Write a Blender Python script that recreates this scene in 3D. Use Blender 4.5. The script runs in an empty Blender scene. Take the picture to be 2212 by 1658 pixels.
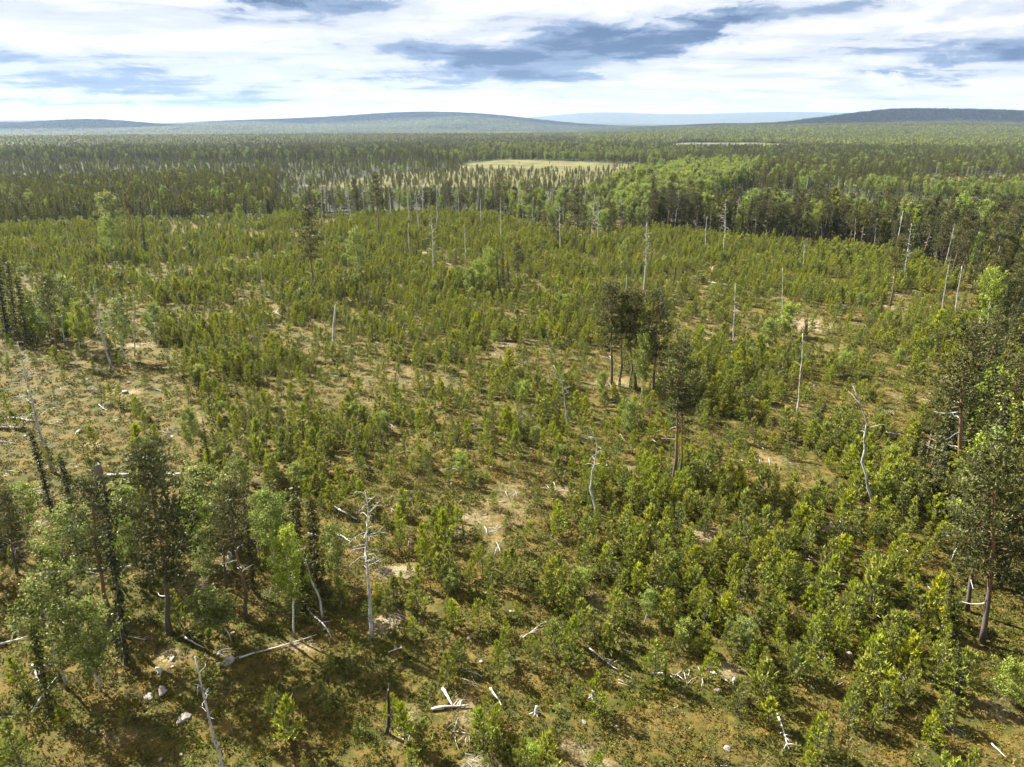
import bpy, math, random
import numpy as np
from mathutils import Vector
PI = math.pi
R = math.radians
rng = np.random.default_rng(7)
random.seed(7)
scn = bpy.context.scene
col = scn.collection

# ------------------------------------------------------------------ camera, light, exposure
CAM_H, PITCH, FPX = 40.0, R(21.4), 1440.0            # FPX: focal length for a 2212 px wide picture
cam_data = bpy.data.cameras.new('camera')
cam_data.sensor_width = 36.0
cam_data.lens = 36.0 * FPX / 2212.0
cam_data.clip_start = 0.5
cam_data.clip_end = 60000.0
cam = bpy.data.objects.new('camera', cam_data)
col.objects.link(cam)
cam.location = (0, 0, CAM_H)
cam.rotation_euler = (PI / 2 - PITCH, 0, 0)
scn.camera = cam

SUN_AZ, SUN_EL = R(-58), R(42)                       # azimuth clockwise from the view direction (+Y)
sun_data = bpy.data.lights.new('sun', 'SUN')
sun_data.energy = 5.0
sun_data.angle = R(0.5)
sun_data.color = (1.0, 0.955, 0.87)
sun = bpy.data.objects.new('sun', sun_data)
col.objects.link(sun)
sd = Vector((math.sin(SUN_AZ) * math.cos(SUN_EL), math.cos(SUN_AZ) * math.cos(SUN_EL), math.sin(SUN_EL)))
sun.rotation_euler = sd.to_track_quat('Z', 'Y').to_euler()
sun.location = (-60, 60, 120)

scn.view_settings.view_transform = 'Standard'
scn.view_settings.look = 'None'
scn.view_settings.gamma = 1.0
scn.view_settings.use_curve_mapping = False
scn.view_settings.exposure = 2.2
scn.render.engine = 'CYCLES'
cy = scn.cycles
cy.max_bounces = 5
cy.diffuse_bounces = 3
cy.glossy_bounces = 1
cy.transmission_bounces = 2
cy.volume_bounces = 0
cy.transparent_max_bounces = 4
cy.caustics_reflective = False
cy.caustics_refractive = False
cy.use_denoising = True

# ------------------------------------------------------------------ node helper
class NT:
    def __init__(self, nt):
        self.nt = nt
        self.L = nt.links
    def n(self, typ, **kw):
        nd = self.nt.nodes.new(typ)
        for k, v in kw.items():
            setattr(nd, k, v)
        return nd
    def put(self, sock, v):
        if v is None:
            return
        if isinstance(v, bpy.types.NodeSocket):
            self.L.new(v, sock)
        else:
            if isinstance(v, tuple) and len(v) == 3 and sock.type == 'RGBA':
                v = (*v, 1.0)
            sock.default_value = v
    def m(self, op, a, b=None, c=None, clamp=False):
        nd = self.n('ShaderNodeMath', operation=op, use_clamp=clamp)
        for i, v in enumerate((a, b, c)):
            self.put(nd.inputs[i], v)
        return nd.outputs[0]
    def mix(self, f, a, b, blend='MIX'):
        nd = self.n('ShaderNodeMix', data_type='RGBA', blend_type=blend)
        self.put(nd.inputs[0], f)
        self.put(nd.inputs[6], a)
        self.put(nd.inputs[7], b)
        return nd.outputs[2]
    def ramp(self, f, lo, hi, a=0.0, b=1.0, smooth=True):
        nd = self.n('ShaderNodeMapRange')
        if smooth:
            nd.interpolation_type = 'SMOOTHSTEP'
        self.put(nd.inputs[0], f)
        for i, v in enumerate((lo, hi, a, b)):
            self.put(nd.inputs[i + 1], v)
        return nd.outputs[0]
    def noise(self, vec, scale, detail=4.0, rough=0.55, dist=0.0, out=0):
        nd = self.n('ShaderNodeTexNoise')
        self.put(nd.inputs['Vector'], vec)
        nd.inputs['Scale'].default_value = scale
        nd.inputs['Detail'].default_value = detail
        nd.inputs['Roughness'].default_value = rough
        nd.inputs['Distortion'].default_value = dist
        return nd.outputs[out]
    def vec(self, x, y, z=0.0):
        nd = self.n('ShaderNodeCombineXYZ')
        for i, v in enumerate((x, y, z)):
            self.put(nd.inputs[i], v)
        return nd.outputs[0]

def ray_dir(u, v):
    dx, dy = (u - 1106.0) / FPX, (829.0 - v) / FPX
    F = np.array([0, math.cos(PITCH), -math.sin(PITCH)])
    U = np.array([0, math.sin(PITCH), math.cos(PITCH)])
    d = F + dx * np.array([1.0, 0, 0]) + dy * U
    return d / np.linalg.norm(d)

# ------------------------------------------------------------------ world: sky and cloud cover
world = bpy.data.worlds.new('World')
scn.world = world
world.use_nodes = True
w = NT(world.node_tree)
world.node_tree.nodes.clear()
out = w.n('ShaderNodeOutputWorld')
bg = w.n('ShaderNodeBackground')
bg.inputs['Strength'].default_value = 0.1
w.L.new(bg.outputs[0], out.inputs['Surface'])
sky = w.n('ShaderNodeTexSky', sky_type='NISHITA')
sky.sun_disc = False
sky.sun_elevation = SUN_EL
sky.sun_rotation = SUN_AZ
tc = w.n('ShaderNodeTexCoord')
sep = w.n('ShaderNodeSeparateXYZ')
w.L.new(tc.outputs['Generated'], sep.inputs[0])
X, Y, Z = sep.outputs
zp = w.m('MAXIMUM', Z, 0.0)
inv = w.m('DIVIDE', 1.0, w.m('ADD', zp, 0.045))
cx, cyy = w.m('MULTIPLY', X, inv), w.m('MULTIPLY', Y, inv)
cp = w.vec(cx, cyy, 0.0)                                 # point on the flat cloud deck
az = w.m('ARCTAN2', X, Y)
wx = w.m('SUBTRACT', w.noise(cp, 0.55, 6.0, 0.6), 0.5)
n2 = w.noise(w.vec(w.m('ADD', cx, 31.7), cyy, 3.0), 0.8, 7.0, 0.62)
wy = w.m('SUBTRACT', n2, 0.5)
n5 = w.noise(w.vec(w.m('MULTIPLY', az, 12.0), w.m('MULTIPLY', Z, 40.0), 2.0), 1.0, 8.0, 0.62, 0.5)
n6 = w.noise(w.vec(w.m('MULTIPLY', az, 12.0), w.m('MULTIPLY', Z, 40.0), 9.0), 1.0, 8.0, 0.62, 0.5)
azw = w.m('ADD', w.m('ADD', az, w.m('MULTIPLY', wx, 0.12)), w.m('MULTIPLY', w.m('SUBTRACT', n5, .5), 0.22))
elw = w.m('ADD', w.m('ADD', Z, w.m('MULTIPLY', wy, 0.025)), w.m('MULTIPLY', w.m('SUBTRACT', n6, .5), 0.055))
# shaded undersides of the cloud deck: (u, v, half length, half height, strength, tilt)
BLOBS = [(700, 2, 125, 22, .85, 0.0), (545, -3, 60, 10, .5, 0.0), (1010, 122, 190, 22, .85, -.08), (1230, 92, 140, 20, .85, .10),
         (1420, 88, 130, 24, 1.0, .18), (1520, 58, 70, 20, .75, .3), (150, 150, 170, 24, .42, -.10), (300, 188, 190, 16, .5, -.03),
         (90, 225, 220, 7, .5, 0.0), (2140, 112, 120, 16, .85, .05), (2020, 160, 80, 6, .5, 0.0), (1830, 12, 230, 12, .42, .03),
         (1960, 100, 120, 8, .35, .1), (640, 150, 240, 14, .30, -.05), (1150, 158, 150, 10, .42, .0), (620, 222, 260, 6, .25, 0.0),
         (1500, 215, 300, 5, .2, 0.0), (350, 35, 200, 10, .15, 0.0), (2150, 20, 90, 10, .3, .1), (880, 175, 180, 8, .3, 0.0)]
dark = None
for (u, v, su, sv, st, tilt) in BLOBS:
    d = ray_dir(u, v)
    a0, e0 = math.atan2(d[0], d[1]), d[2]
    sa, se = su / FPX, sv / FPX
    dx = w.m('SUBTRACT', azw, a0)
    dy = w.m('SUBTRACT', elw, e0)
    dy = w.m('SUBTRACT', dy, w.m('MULTIPLY', dx, tilt))
    qx = w.m('POWER', w.m('ABSOLUTE', w.m('DIVIDE', dx, sa)), 2.0)
    qy = w.m('POWER', w.m('ABSOLUTE', w.m('DIVIDE', dy, se)), 2.0)
    g = w.m('MULTIPLY', w.m('EXPONENT', w.m('MULTIPLY', w.m('ADD', qx, qy), -0.8)), st)
    dark = g if dark is None else w.m('ADD', dark, g)
# the same kind of broken deck everywhere else
n3 = w.noise(w.vec(w.m('ADD', cx, 11.0), cyy, 7.0), 0.33, 8.0, 0.58, 0.4)
n4 = w.noise(w.vec(w.m('MULTIPLY', cx, 0.45), cyy, 1.0), 1.1, 7.0, 0.6)
front = w.ramp(Y, 0.35, 0.75)
high = w.ramp(Z, 0.14, 0.3)
elsewhere = w.m('MULTIPLY', w.ramp(n3, 0.52, 0.72, 0.0, 0.85), w.m('MAXIMUM', w.m('SUBTRACT', 1.0, front), high))
soft = w.ramp(n4, 0.42, 0.78, 0.0, 0.34)
n7 = w.noise(w.vec(w.m('MULTIPLY', az, 7.0), w.m('MULTIPLY', Z, 36.0), 5.0), 1.0, 9.0, 0.6, 0.3)
fine = w.m('MULTIPLY', w.ramp(n2, 0.35, 0.7, 0.72, 1.12), w.ramp(n5, 0.3, 0.65, 0.75, 1.12))
dk = w.m('ADD', w.m('MULTIPLY', w.m('MINIMUM', w.m('ADD', dark, elsewhere), 1.0), fine), soft)
dk = w.m('ADD', dk, w.m('MULTIPLY', w.ramp(n7, 0.48, 0.75, 0.0, 0.34), w.ramp(Z, 0.0, 0.03)))
dk = w.m('MINIMUM', dk, 1.0)
r = w.n('ShaderNodeValToRGB')
r.color_ramp.interpolation = 'EASE'
el = r.color_ramp.elements
el[0].position = 0.0; el[0].color = (2.2, 2.22, 2.27, 1)
el[1].position = 1.0; el[1].color = (0.26, 0.44, 0.80, 1)
e = el.new(0.28); e.color = (1.66, 1.75, 1.95, 1)
e = el.new(0.6); e.color = (0.66, 0.90, 1.32, 1)
w.L.new(dk, r.inputs[0])
cov = w.ramp(n3, 0.70, 0.85, 1.0, 0.75)
final = w.mix(cov, sky.outputs[0], r.outputs[0])
w.L.new(final, bg.inputs['Color'])

# ------------------------------------------------------------------ numpy noise and terrain
_tab = np.random.default_rng(3).random((256, 256))
def vnoise(x, y):
    xi, yi = np.floor(x).astype(int), np.floor(y).astype(int)
    fx, fy = x - xi, y - yi
    fx, fy = fx * fx * (3 - 2 * fx), fy * fy * (3 - 2 * fy)
    a, b = _tab[xi & 255, yi & 255], _tab[(xi + 1) & 255, yi & 255]
    c, d = _tab[xi & 255, (yi + 1) & 255], _tab[(xi + 1) & 255, (yi + 1) & 255]
    return (a * (1 - fx) + b * fx) * (1 - fy) + (c * (1 - fx) + d * fx) * fy
def fbm(x, y, s, octv=3):
    x, y = np.asarray(x, float), np.asarray(y, float)
    t, amp, tot = 0.0, 1.0, 0.0
    for k in range(octv):
        t = t + amp * vnoise(x / s + 17.3 * k, y / s - 9.1 * k)
        tot += amp; amp *= 0.5; s *= 0.5
    return t / tot
HILLS = [  # x, y, sx, sy, height
    (95, 385, 70, 60, 4.0), (1500, 2700, 1000, 700, 21), (2300, 3600, 900, 600, 12), (-1500, 3500, 1200, 700, 6),
    (2420, 4700, 420, 520, 66), (3000, 4800, 560, 560, 78), (3750, 4900, 650, 600, 70), (2020, 4500, 260, 400, 18), (1700, 4700, 800, 600, 14),
    (1550, 3300, 900, 520, 16), (-900, 5600, 1500, 500, 16),
    (-720, 7200, 900, 1100, 104), (-1500, 7300, 1000, 1000, 66), (-330, 6100, 560, 480, 56), (150, 7200, 800, 900, 60), (-2600, 7000, 1100, 900, 60),
    (-3300, 5600, 600, 500, 70), (-2100, 5000, 700, 400, 42), (-4400, 6000, 900, 600, 64), (-6000, 9000, 2000, 1200, 90), (-8600, 9000, 1800, 1500, 105), (-4500, 13000, 2200, 1500, 125),
    (1600, 15500, 1500, 1800, 150), (3500, 16000, 2200, 1800, 165), (6200, 17000, 2200, 2000, 170), (9000, 17500, 3000, 2000, 190),
    (-1000, 15000, 2500, 1500, 120), (12000, 9500, 3000, 2500, 120), (900, 10500, 1400, 900, 60)]
def height(x, y):
    x, y = np.asarray(x, float), np.asarray(y, float)
    d = np.hypot(x, y)
    near = np.clip(1 - d / 420.0, 0, 1)
    h = (fbm(x, y, 38.0, 3) - 0.5) * 1.8 * near + (fbm(x + 50, y, 3.1, 2) - 0.5) * 0.55 * np.clip(1 - d / 200.0, 0, 1)
    far = np.clip((d - 1400) / 3000.0, 0, 1)
    h = h + (fbm(x, y, 1500.0, 5) - 0.5) * 26.0 * far
    val = np.clip((d - 1900) / 1500.0, 0, 1); val = val * val * (3 - 2 * val)
    side = np.clip((0.28 - x / np.maximum(d, 1)) / 0.22, 0, 1)
    h = h - 34.0 * val * side
    for (hx, hy, sx, sy, hh) in HILLS:
        h = h + hh * np.exp(-((x - hx) / sx) ** 2 - ((y - hy) / sy) ** 2)
    return h
def flat_at(u, v):
    d = ray_dir(u, v)
    t = CAM_H / max(-d[2], 1e-4)
    return d[0] * t, d[1] * t
def ground_at(u, v):
    d = ray_dir(u, v)
    z = 0.0
    for _ in range(12):
        t = (CAM_H - z) / -d[2]
        x, y = d[0] * t, d[1] * t
        z = float(height(x, y))
    return np.array([x, y, z])
F_ = np.array([0, math.cos(PITCH), -math.sin(PITCH)])
U_ = np.array([0, math.sin(PITCH), math.cos(PITCH)])
C_ = np.array([0, 0, CAM_H])
def tree_height(P, vtop):
    k = (829.0 - vtop) / FPX
    rel = P - C_
    return float((k * (F_ @ rel) - (U_ @ rel)) / (U_[2] - k * F_[2]))
def lean_for(P, H, utop):
    rel = P + np.array([0, 0, H]) - C_
    return float(np.clip(((utop - 1106.0) / FPX * (F_ @ rel) - rel[0]) / H, -0.3, 0.3))
def project(P):
    rel = P - C_
    dep = rel @ F_
    return 1106 + FPX * rel[..., 0] / dep, 829 - FPX * (rel @ U_) / dep, dep
def poly(pts):
    return np.array([flat_at(u, v) for u, v in pts])
def inside(x, y, pg):
    res = np.zeros(np.shape(x), bool)
    n = len(pg)
    for i in range(n):
        x0, y0 = pg[i]; x1, y1 = pg[(i + 1) % n]
        c = ((y0 > y) != (y1 > y))
        with np.errstate(divide='ignore', invalid='ignore'):
            xx = (x1 - x0) * (y - y0) / (y1 - y0 + 1e-12) + x0
        res ^= c & (x < xx)
    return res

# areas read off the photograph, as outlines on the ground
CLEARING = poly([(-700, 520), (-60, 500), (300, 478), (560, 474), (700, 470), (900, 464), (1060, 472), (1180, 500), (1300, 508), (1430, 502), (1600, 522),
                 (1800, 534), (1990, 566), (2070, 605), (2105, 680), (2110, 760), (2050, 870), (1985, 960), (1985, 1060), (2040, 1130), (2050, 1250),
                 (2085, 1400), (2140, 1560), (2400, 1660), (2400, 1990), (-900, 1990), (-1300, 900)])
HEATH = poly([(-600, 640), (60, 735), (330, 735), (400, 800), (440, 900), (470, 1000), (400, 1060), (0, 1070), (-700, 1070)])
COPSE = poly([(-600, 1060), (450, 1050), (700, 1080), (800, 1180), (830, 1420), (700, 1480), (600, 1500), (540, 1990), (-600, 1990)])
CENTRE = poly([(820, 1180), (1250, 1200), (1400, 1340), (1560, 1500), (1560, 1990), (540, 1990), (600, 1480), (830, 1420)])
CORNER = poly([(2080, 1420), (2400, 1420), (2400, 1990), (2150, 1990)])
BOG_MID = poly([(985, 368), (1010, 352), (1100, 345), (1250, 349), (1400, 358), (1390, 368), (1200, 371)])
BOG_RIGHT = poly([(1760, 401), (1800, 391), (1950, 387), (2060, 382), (2300, 374), (2300, 398), (2080, 410), (1900, 402)])
POND = poly([(1455, 317), (1480, 313), (1560, 312), (1602, 314), (1640, 317), (1560, 321), (1480, 321)])
POND_SHORE = poly([(1420, 318), (1470, 309), (1640, 309), (1760, 315), (1700, 323), (1450, 324)])
BOGPINE = poly([(640, 402), (900, 370), (1400, 368), (1420, 392), (1300, 408), (1000, 404), (760, 408)])
BIRCHY = poly([(1300, 460), (1350, 405), (1480, 372), (1640, 372), (1600, 420), (1480, 480), (1350, 490)])
# pale bare patches (u, v, radius u, radius v) of dry grass, slash and gravel
PATCH = [(740, 596, 60, 14), (605, 672, 55, 10), (1330, 830, 60, 16), (1735, 700, 60, 20), (870, 1235, 70, 20), (372, 1424, 55, 26), (1530, 1150, 50, 24),
         (1560, 1440, 60, 26), (1250, 1610, 60, 18), (1040, 1640, 50, 20), (250, 1590, 80, 30), (300, 745, 60, 6), (830, 1340, 45, 30), (915, 545, 30, 6),
         (1935, 665, 40, 7), (2125, 755, 40, 30), (1810, 1140, 40, 16), (1300, 1640, 80, 16), (1520, 580, 30, 8), (640, 1395, 70, 20), (120, 1010, 40, 8),
         (1600, 1500, 40, 20), (2150, 1530, 50, 30), (1640, 1120, 30, 40), (270, 850, 40, 9), (180, 960, 50, 9), (1230, 1060, 40, 14), (1030, 1120, 40, 14)]
_pw = []
for (u, v, su, sv) in PATCH:
    a, b = np.array(flat_at(u, v)), np.array(flat_at(u + su, v))
    c, d = np.array(flat_at(u, v - sv)), np.array(flat_at(u, v + sv))
    _pw.append((a[0], a[1], np.linalg.norm(b - a), np.linalg.norm(c - d) / 2))
def bare(x, y):
    x, y = np.asarray(x, float), np.asarray(y, float)
    m = np.zeros(x.shape)
    wob = (fbm(x, y, 4.0, 3) - 0.5) * 1.5
    for (px, py, rx, ry) in _pw:
        q = ((x - px) / rx) ** 2 + ((y - py) / ry) ** 2
        m = np.maximum(m, np.clip(1.1 - q + wob, 0, 1))
    d = np.hypot(x, y)
    loose = np.clip((fbm(x + 200, y + 90, 9.0, 4) - 0.64) * 7.0, 0, 0.7) * np.clip(1 - d / 330, 0, 1)
    return np.maximum(m, loose)

# ------------------------------------------------------------------ materials
def new_mat(name):
    m = bpy.data.materials.new(name)
    m.use_nodes = True
    m.node_tree.nodes.clear()
    t = NT(m.node_tree)
    o = t.n('ShaderNodeOutputMaterial')
    return m, t, o
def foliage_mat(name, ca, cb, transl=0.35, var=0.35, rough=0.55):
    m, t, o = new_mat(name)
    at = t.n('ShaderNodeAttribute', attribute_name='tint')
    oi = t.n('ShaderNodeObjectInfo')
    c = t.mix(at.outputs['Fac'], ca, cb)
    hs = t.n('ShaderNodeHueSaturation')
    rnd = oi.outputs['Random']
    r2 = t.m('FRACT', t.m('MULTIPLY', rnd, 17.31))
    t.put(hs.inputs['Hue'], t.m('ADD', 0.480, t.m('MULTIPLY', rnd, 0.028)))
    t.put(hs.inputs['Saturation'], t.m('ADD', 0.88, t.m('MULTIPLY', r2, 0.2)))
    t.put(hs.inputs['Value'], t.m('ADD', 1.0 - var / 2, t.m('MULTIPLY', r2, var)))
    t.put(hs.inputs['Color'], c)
    p = t.n('ShaderNodeBsdfPrincipled')
    p.inputs['Roughness'].default_value = rough
    p.inputs['Specular IOR Level'].default_value = 0.25
    t.put(p.inputs['Base Color'], hs.outputs[0])
    tr = t.n('ShaderNodeBsdfTranslucent')
    t.put(tr.inputs['Color'], hs.outputs[0])
    mx = t.n('ShaderNodeMixShader')
    mx.inputs[0].default_value = transl
    t.L.new(p.outputs[0], mx.inputs[1]); t.L.new(tr.outputs[0], mx.inputs[2])
    t.L.new(mx.outputs[0], o.inputs['Surface'])
    return m
def solid_mat(name, fn, rough=0.85, bump=None):
    m, t, o = new_mat(name)
    p = t.n('ShaderNodeBsdfPrincipled')
    p.inputs['Roughness'].default_value = rough
    p.inputs['Specular IOR Level'].default_value = 0.2
    tcn = t.n('ShaderNodeTexCoord')
    c, b = fn(t, tcn.outputs['Object'])
    t.put(p.inputs['Base Color'], c)
    if b is not None:
        bp = t.n('ShaderNodeBump')
        bp.inputs['Strength'].default_value = 0.6
        bp.inputs['Distance'].default_value = bump or 0.03
        t.put(bp.inputs['Height'], b)
        t.L.new(bp.outputs[0], p.inputs['Normal'])
    t.L.new(p.outputs[0], o.inputs['Surface'])
    return m
M = {}
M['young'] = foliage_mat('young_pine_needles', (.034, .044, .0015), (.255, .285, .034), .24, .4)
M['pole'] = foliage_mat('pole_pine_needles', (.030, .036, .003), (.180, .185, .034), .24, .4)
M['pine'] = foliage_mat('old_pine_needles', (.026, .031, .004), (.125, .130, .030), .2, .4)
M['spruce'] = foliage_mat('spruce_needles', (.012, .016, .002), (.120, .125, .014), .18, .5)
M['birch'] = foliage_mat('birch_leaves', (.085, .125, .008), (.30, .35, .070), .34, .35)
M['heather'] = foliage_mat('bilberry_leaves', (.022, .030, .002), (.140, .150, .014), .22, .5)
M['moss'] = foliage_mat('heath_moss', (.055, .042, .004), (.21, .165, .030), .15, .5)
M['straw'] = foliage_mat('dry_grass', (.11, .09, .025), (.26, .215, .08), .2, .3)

def f_pinebark(t, co):
    s = t.n('ShaderNodeSeparateXYZ'); t.L.new(co, s.inputs[0])
    n = t.noise(co, 3.0, 5.0, 0.6)
    k = t.ramp(t.m('ADD', s.outputs[2], t.m('MULTIPLY', n, 3.0)), 4.0, 8.0)
    low = t.mix(n, (.045, .034, .028), (.14, .115, .10))
    up = t.mix(n, (.13, .072, .036), (.26, .15, .08))
    return t.mix(k, low, up), t.noise(co, 14.0, 3.0)
M['pinebark'] = solid_mat('pine_bark', f_pinebark)
def f_darkbark(t, co):
    n = t.noise(co, 6.0, 5.0, 0.6)
    return t.mix(n, (.035, .028, .024), (.14, .12, .105)), n
M['darkbark'] = solid_mat('spruce_bark', f_darkbark)
def f_birchbark(t, co):
    mp = t.n('ShaderNodeMapping'); mp.inputs['Scale'].default_value = (1.0, 1.0, 3.5)
    t.L.new(co, mp.inputs[0])
    n = t.noise(mp.outputs[0], 3.0, 4.0, 0.65)
    k = t.ramp(n, 0.52, 0.62)
    s = t.n('ShaderNodeSeparateXYZ'); t.L.new(co, s.inputs[0])
    base = t.ramp(s.outputs[2], 0.2, 1.2, 0.75, 0.0)
    k = t.m('MAXIMUM', k, base)
    return t.mix(k, (.45, .43, .40), (.05, .042, .036)), n
M['birchbark'] = solid_mat('birch_bark', f_birchbark)
def f_dead(t, co):
    mp = t.n('ShaderNodeMapping'); mp.inputs['Scale'].default_value = (6.0, 6.0, 1.2)
    t.L.new(co, mp.inputs[0])
    n = t.noise(mp.outputs[0], 2.0, 5.0, 0.7)
    n2 = t.noise(co, 1.1, 4.0, 0.6)
    k = t.ramp(t.m('ADD', t.m('MULTIPLY', n, 0.7), t.m('MULTIPLY', n2, 0.5)), 0.55, 0.74)
    oi = t.n('ShaderNodeObjectInfo')
    lite = t.mix(oi.outputs['Random'], (.38, .365, .345), (.50, .48, .455))
    return t.mix(k, lite, (.075, .066, .058)), n
M['dead'] = solid_mat('silver_dead_wood', f_dead)
def f_deadwhite(t, co):
    n = t.noise(co, 4.0, 5.0, 0.7)
    return t.mix(t.ramp(n, 0.45, 0.75), (.44, .42, .385), (.16, .145, .13)), n
M['deadwhite'] = solid_mat('bleached_wood', f_deadwhite)
def f_char(t, co):
    n = t.noise(co, 3.0, 5.0, 0.7)
    return t.mix(t.ramp(n, 0.55, 0.66), (.035, .03, .028), (.40, .37, .34)), n
M['char'] = solid_mat('charred_wood', f_char)
def f_soil(t, co):
    n = t.noise(co, 5.0, 5.0, 0.7)
    return t.mix(n, (.05, .035, .022), (.26, .20, .15)), n
M['soil'] = solid_mat('root_soil', f_soil)
def f_rock(t, co):
    n = t.noise(co, 4.0, 6.0, 0.65)
    n2 = t.noise(co, 1.6, 4.0, 0.6)
    g = t.n('ShaderNodeNewGeometry')
    s = t.n('ShaderNodeSeparateXYZ'); t.L.new(g.outputs['Normal'], s.inputs[0])
    oi = t.n('ShaderNodeObjectInfo')
    stone = t.mix(t.ramp(n, 0.35, 0.65), (.10, .088, .08), (.34, .315, .29))
    stone = t.mix(t.m('MULTIPLY', oi.outputs['Random'], 0.5), stone, (.36, .28, .245))
    mossy = t.ramp(t.m('ADD', t.m('MULTIPLY', s.outputs[2], 0.5), n2), 0.93, 1.12)
    amount = t.ramp(oi.outputs['Random'], 0.45, 0.8, 1.0, 0.0)
    return t.mix(t.m('MULTIPLY', mossy, amount), stone, (.085, .07, .012)), n
M['rock'] = solid_mat('lichen_rock', f_rock, bump=0.06)
def f_ground(t, co):
    at = t.n('ShaderNodeAttribute', attribute_name='bare')
    at2 = t.n('ShaderNodeAttribute', attribute_name='bog')
    at3 = t.n('ShaderNodeAttribute', attribute_name='wood')
    n1 = t.noise(co, 0.35, 6.0, 0.62)
    n2 = t.noise(co, 1.7, 6.0, 0.68)
    n3 = t.noise(co, 7.0, 4.0, 0.7)
    grn = t.mix(n3, (.012, .016, .002), (.070, .070, .010))
    brn = t.mix(n2, (.036, .026, .005), (.15, .105, .022))
    c = t.mix(t.ramp(t.m('ADD', t.m('MULTIPLY', n1, 0.6), t.m('MULTIPLY', n2, 0.4)), 0.42, 0.58), grn, brn)
    pale = t.mix(n3, (.10, .072, .03), (.34, .28, .165))
    pale = t.mix(t.ramp(n2, 0.50, 0.62), pale, (.15, .10, .06))
    c = t.mix(t.m('MULTIPLY', at.outputs['Fac'], t.ramp(t.m('ADD', t.m('ADD', t.m('MULTIPLY', n2, .5), t.m('MULTIPLY', n3, .5)), t.m('MULTIPLY', at.outputs['Fac'], 0.14)), 0.52, 0.66)), c, pale)
    big = t.noise(co, 0.035, 6.0, 0.65)
    bogc = t.mix(t.ramp(big, 0.4, 0.62), (.115, .105, .034), (.055, .055, .016))
    c = t.mix(at2.outputs['Fac'], c, bogc)
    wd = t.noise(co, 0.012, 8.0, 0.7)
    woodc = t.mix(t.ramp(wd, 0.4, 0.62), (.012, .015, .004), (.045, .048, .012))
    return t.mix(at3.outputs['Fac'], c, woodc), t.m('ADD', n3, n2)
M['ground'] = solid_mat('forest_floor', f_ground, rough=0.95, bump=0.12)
m, t, o = new_mat('cloud_white')
p = t.n('ShaderNodeBsdfDiffuse'); p.inputs['Color'].default_value = (.85, .86, .88, 1)
t.L.new(p.outputs[0], o.inputs['Surface'])
M['cloud'] = m
m, t, o = new_mat('pond_water')
p = t.n('ShaderNodeBsdfPrincipled')
p.inputs['Base Color'].default_value = (.03, .035, .04, 1)
p.inputs['Roughness'].default_value = 0.12
p.inputs['IOR'].default_value = 1.33
t.L.new(p.outputs[0], o.inputs['Surface'])
M['water'] = m

# ------------------------------------------------------------------ objects and meshes
def tag(o, label=None, cat=None, group=None, kind=None):
    if label: o['label'] = label
    if cat: o['category'] = cat
    if group: o['group'] = group
    if kind: o['kind'] = kind
    return o
class Part:
    """Triangles with a material slot and a 'tint' value each."""
    def __init__(self):
        self.V, self.T, self.Mi, self.Ti, self.n, self.mats = [], [], [], [], 0, []
    def slot(self, m):
        if m not in self.mats: self.mats.append(m)
        return self.mats.index(m)
    def add(self, V, T, m, tint=0.5):
        V, T = np.asarray(V, float), np.asarray(T, int)
        self.V.append(V); self.T.append(T + self.n); self.n += len(V)
        self.Mi.append(np.full(len(T), self.slot(m)))
        self.Ti.append(np.broadcast_to(np.asarray(tint, float), (len(T),)))
        return self
    def soup(self, tri, m, tint=0.5):                    # tri (n, 3, 3)
        n = len(tri)
        return self.add(tri.reshape(-1, 3), np.arange(3 * n).reshape(-1, 3), m, tint)
    def join(self, other):
        for V, T, Mi, Ti in zip(other.V, other.T, other.Mi, other.Ti):
            base = T.min() if len(T) else 0
            self.add(V, T - base, other.mats[Mi[0]] if len(Mi) else self.mats[0], Ti)
        return self
    def mesh(self, name, smooth=False):
        V, T = np.concatenate(self.V), np.concatenate(self.T)
        me = bpy.data.meshes.new(name)
        me.vertices.add(len(V)); me.vertices.foreach_set('co', V.astype(np.float32).ravel())
        me.loops.add(3 * len(T)); me.loops.foreach_set('vertex_index', T.astype(np.int32).ravel())
        me.polygons.add(len(T))
        me.polygons.foreach_set('loop_start', np.arange(0, 3 * len(T), 3, dtype=np.int32))
        me.polygons.foreach_set('material_index', np.concatenate(self.Mi).astype(np.int32))
        if smooth:
            me.polygons.foreach_set('use_smooth', np.ones(len(T), dtype=bool))
        a = me.attributes.new('tint', 'FLOAT', 'FACE')
        a.data.foreach_set('value', np.concatenate(self.Ti).astype(np.float32))
        for k in self.mats: me.materials.append(M[k])
        me.update(); me.validate()
        return me
def unit(v):
    return v / (np.linalg.norm(v, axis=-1, keepdims=True) + 1e-9)
def tube(pts, rad, sides=6, cap=True):
    pts, rad = np.asarray(pts, float), np.asarray(rad, float)
    n = len(pts)
    tg = unit(np.gradient(pts, axis=0))
    ref = np.where(np.abs(tg[:, 2:3]) < 0.9, np.array([[0, 0, 1.0]]), np.array([[1.0, 0, 0]]))
    a = unit(np.cross(tg, ref)); b = np.cross(tg, a)
    th = np.linspace(0, 2 * PI, sides, endpoint=False)
    ring = pts[:, None] + rad[:, None, None] * (np.cos(th)[None, :, None] * a[:, None] + np.sin(th)[None, :, None] * b[:, None])
    V = ring.reshape(-1, 3)
    T = []
    for i in range(n - 1):
        for j in range(sides):
            p0, p1 = i * sides + j, i * sides + (j + 1) % sides
            T += [(p0, p1, p1 + sides), (p0, p1 + sides, p0 + sides)]
    if cap:
        for i in range(1, sides - 1):
            T.append(((n - 1) * sides, (n - 1) * sides + i, (n - 1) * sides + i + 1))
            T.append((0, i + 1, i))
    return V, np.array(T)
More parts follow.
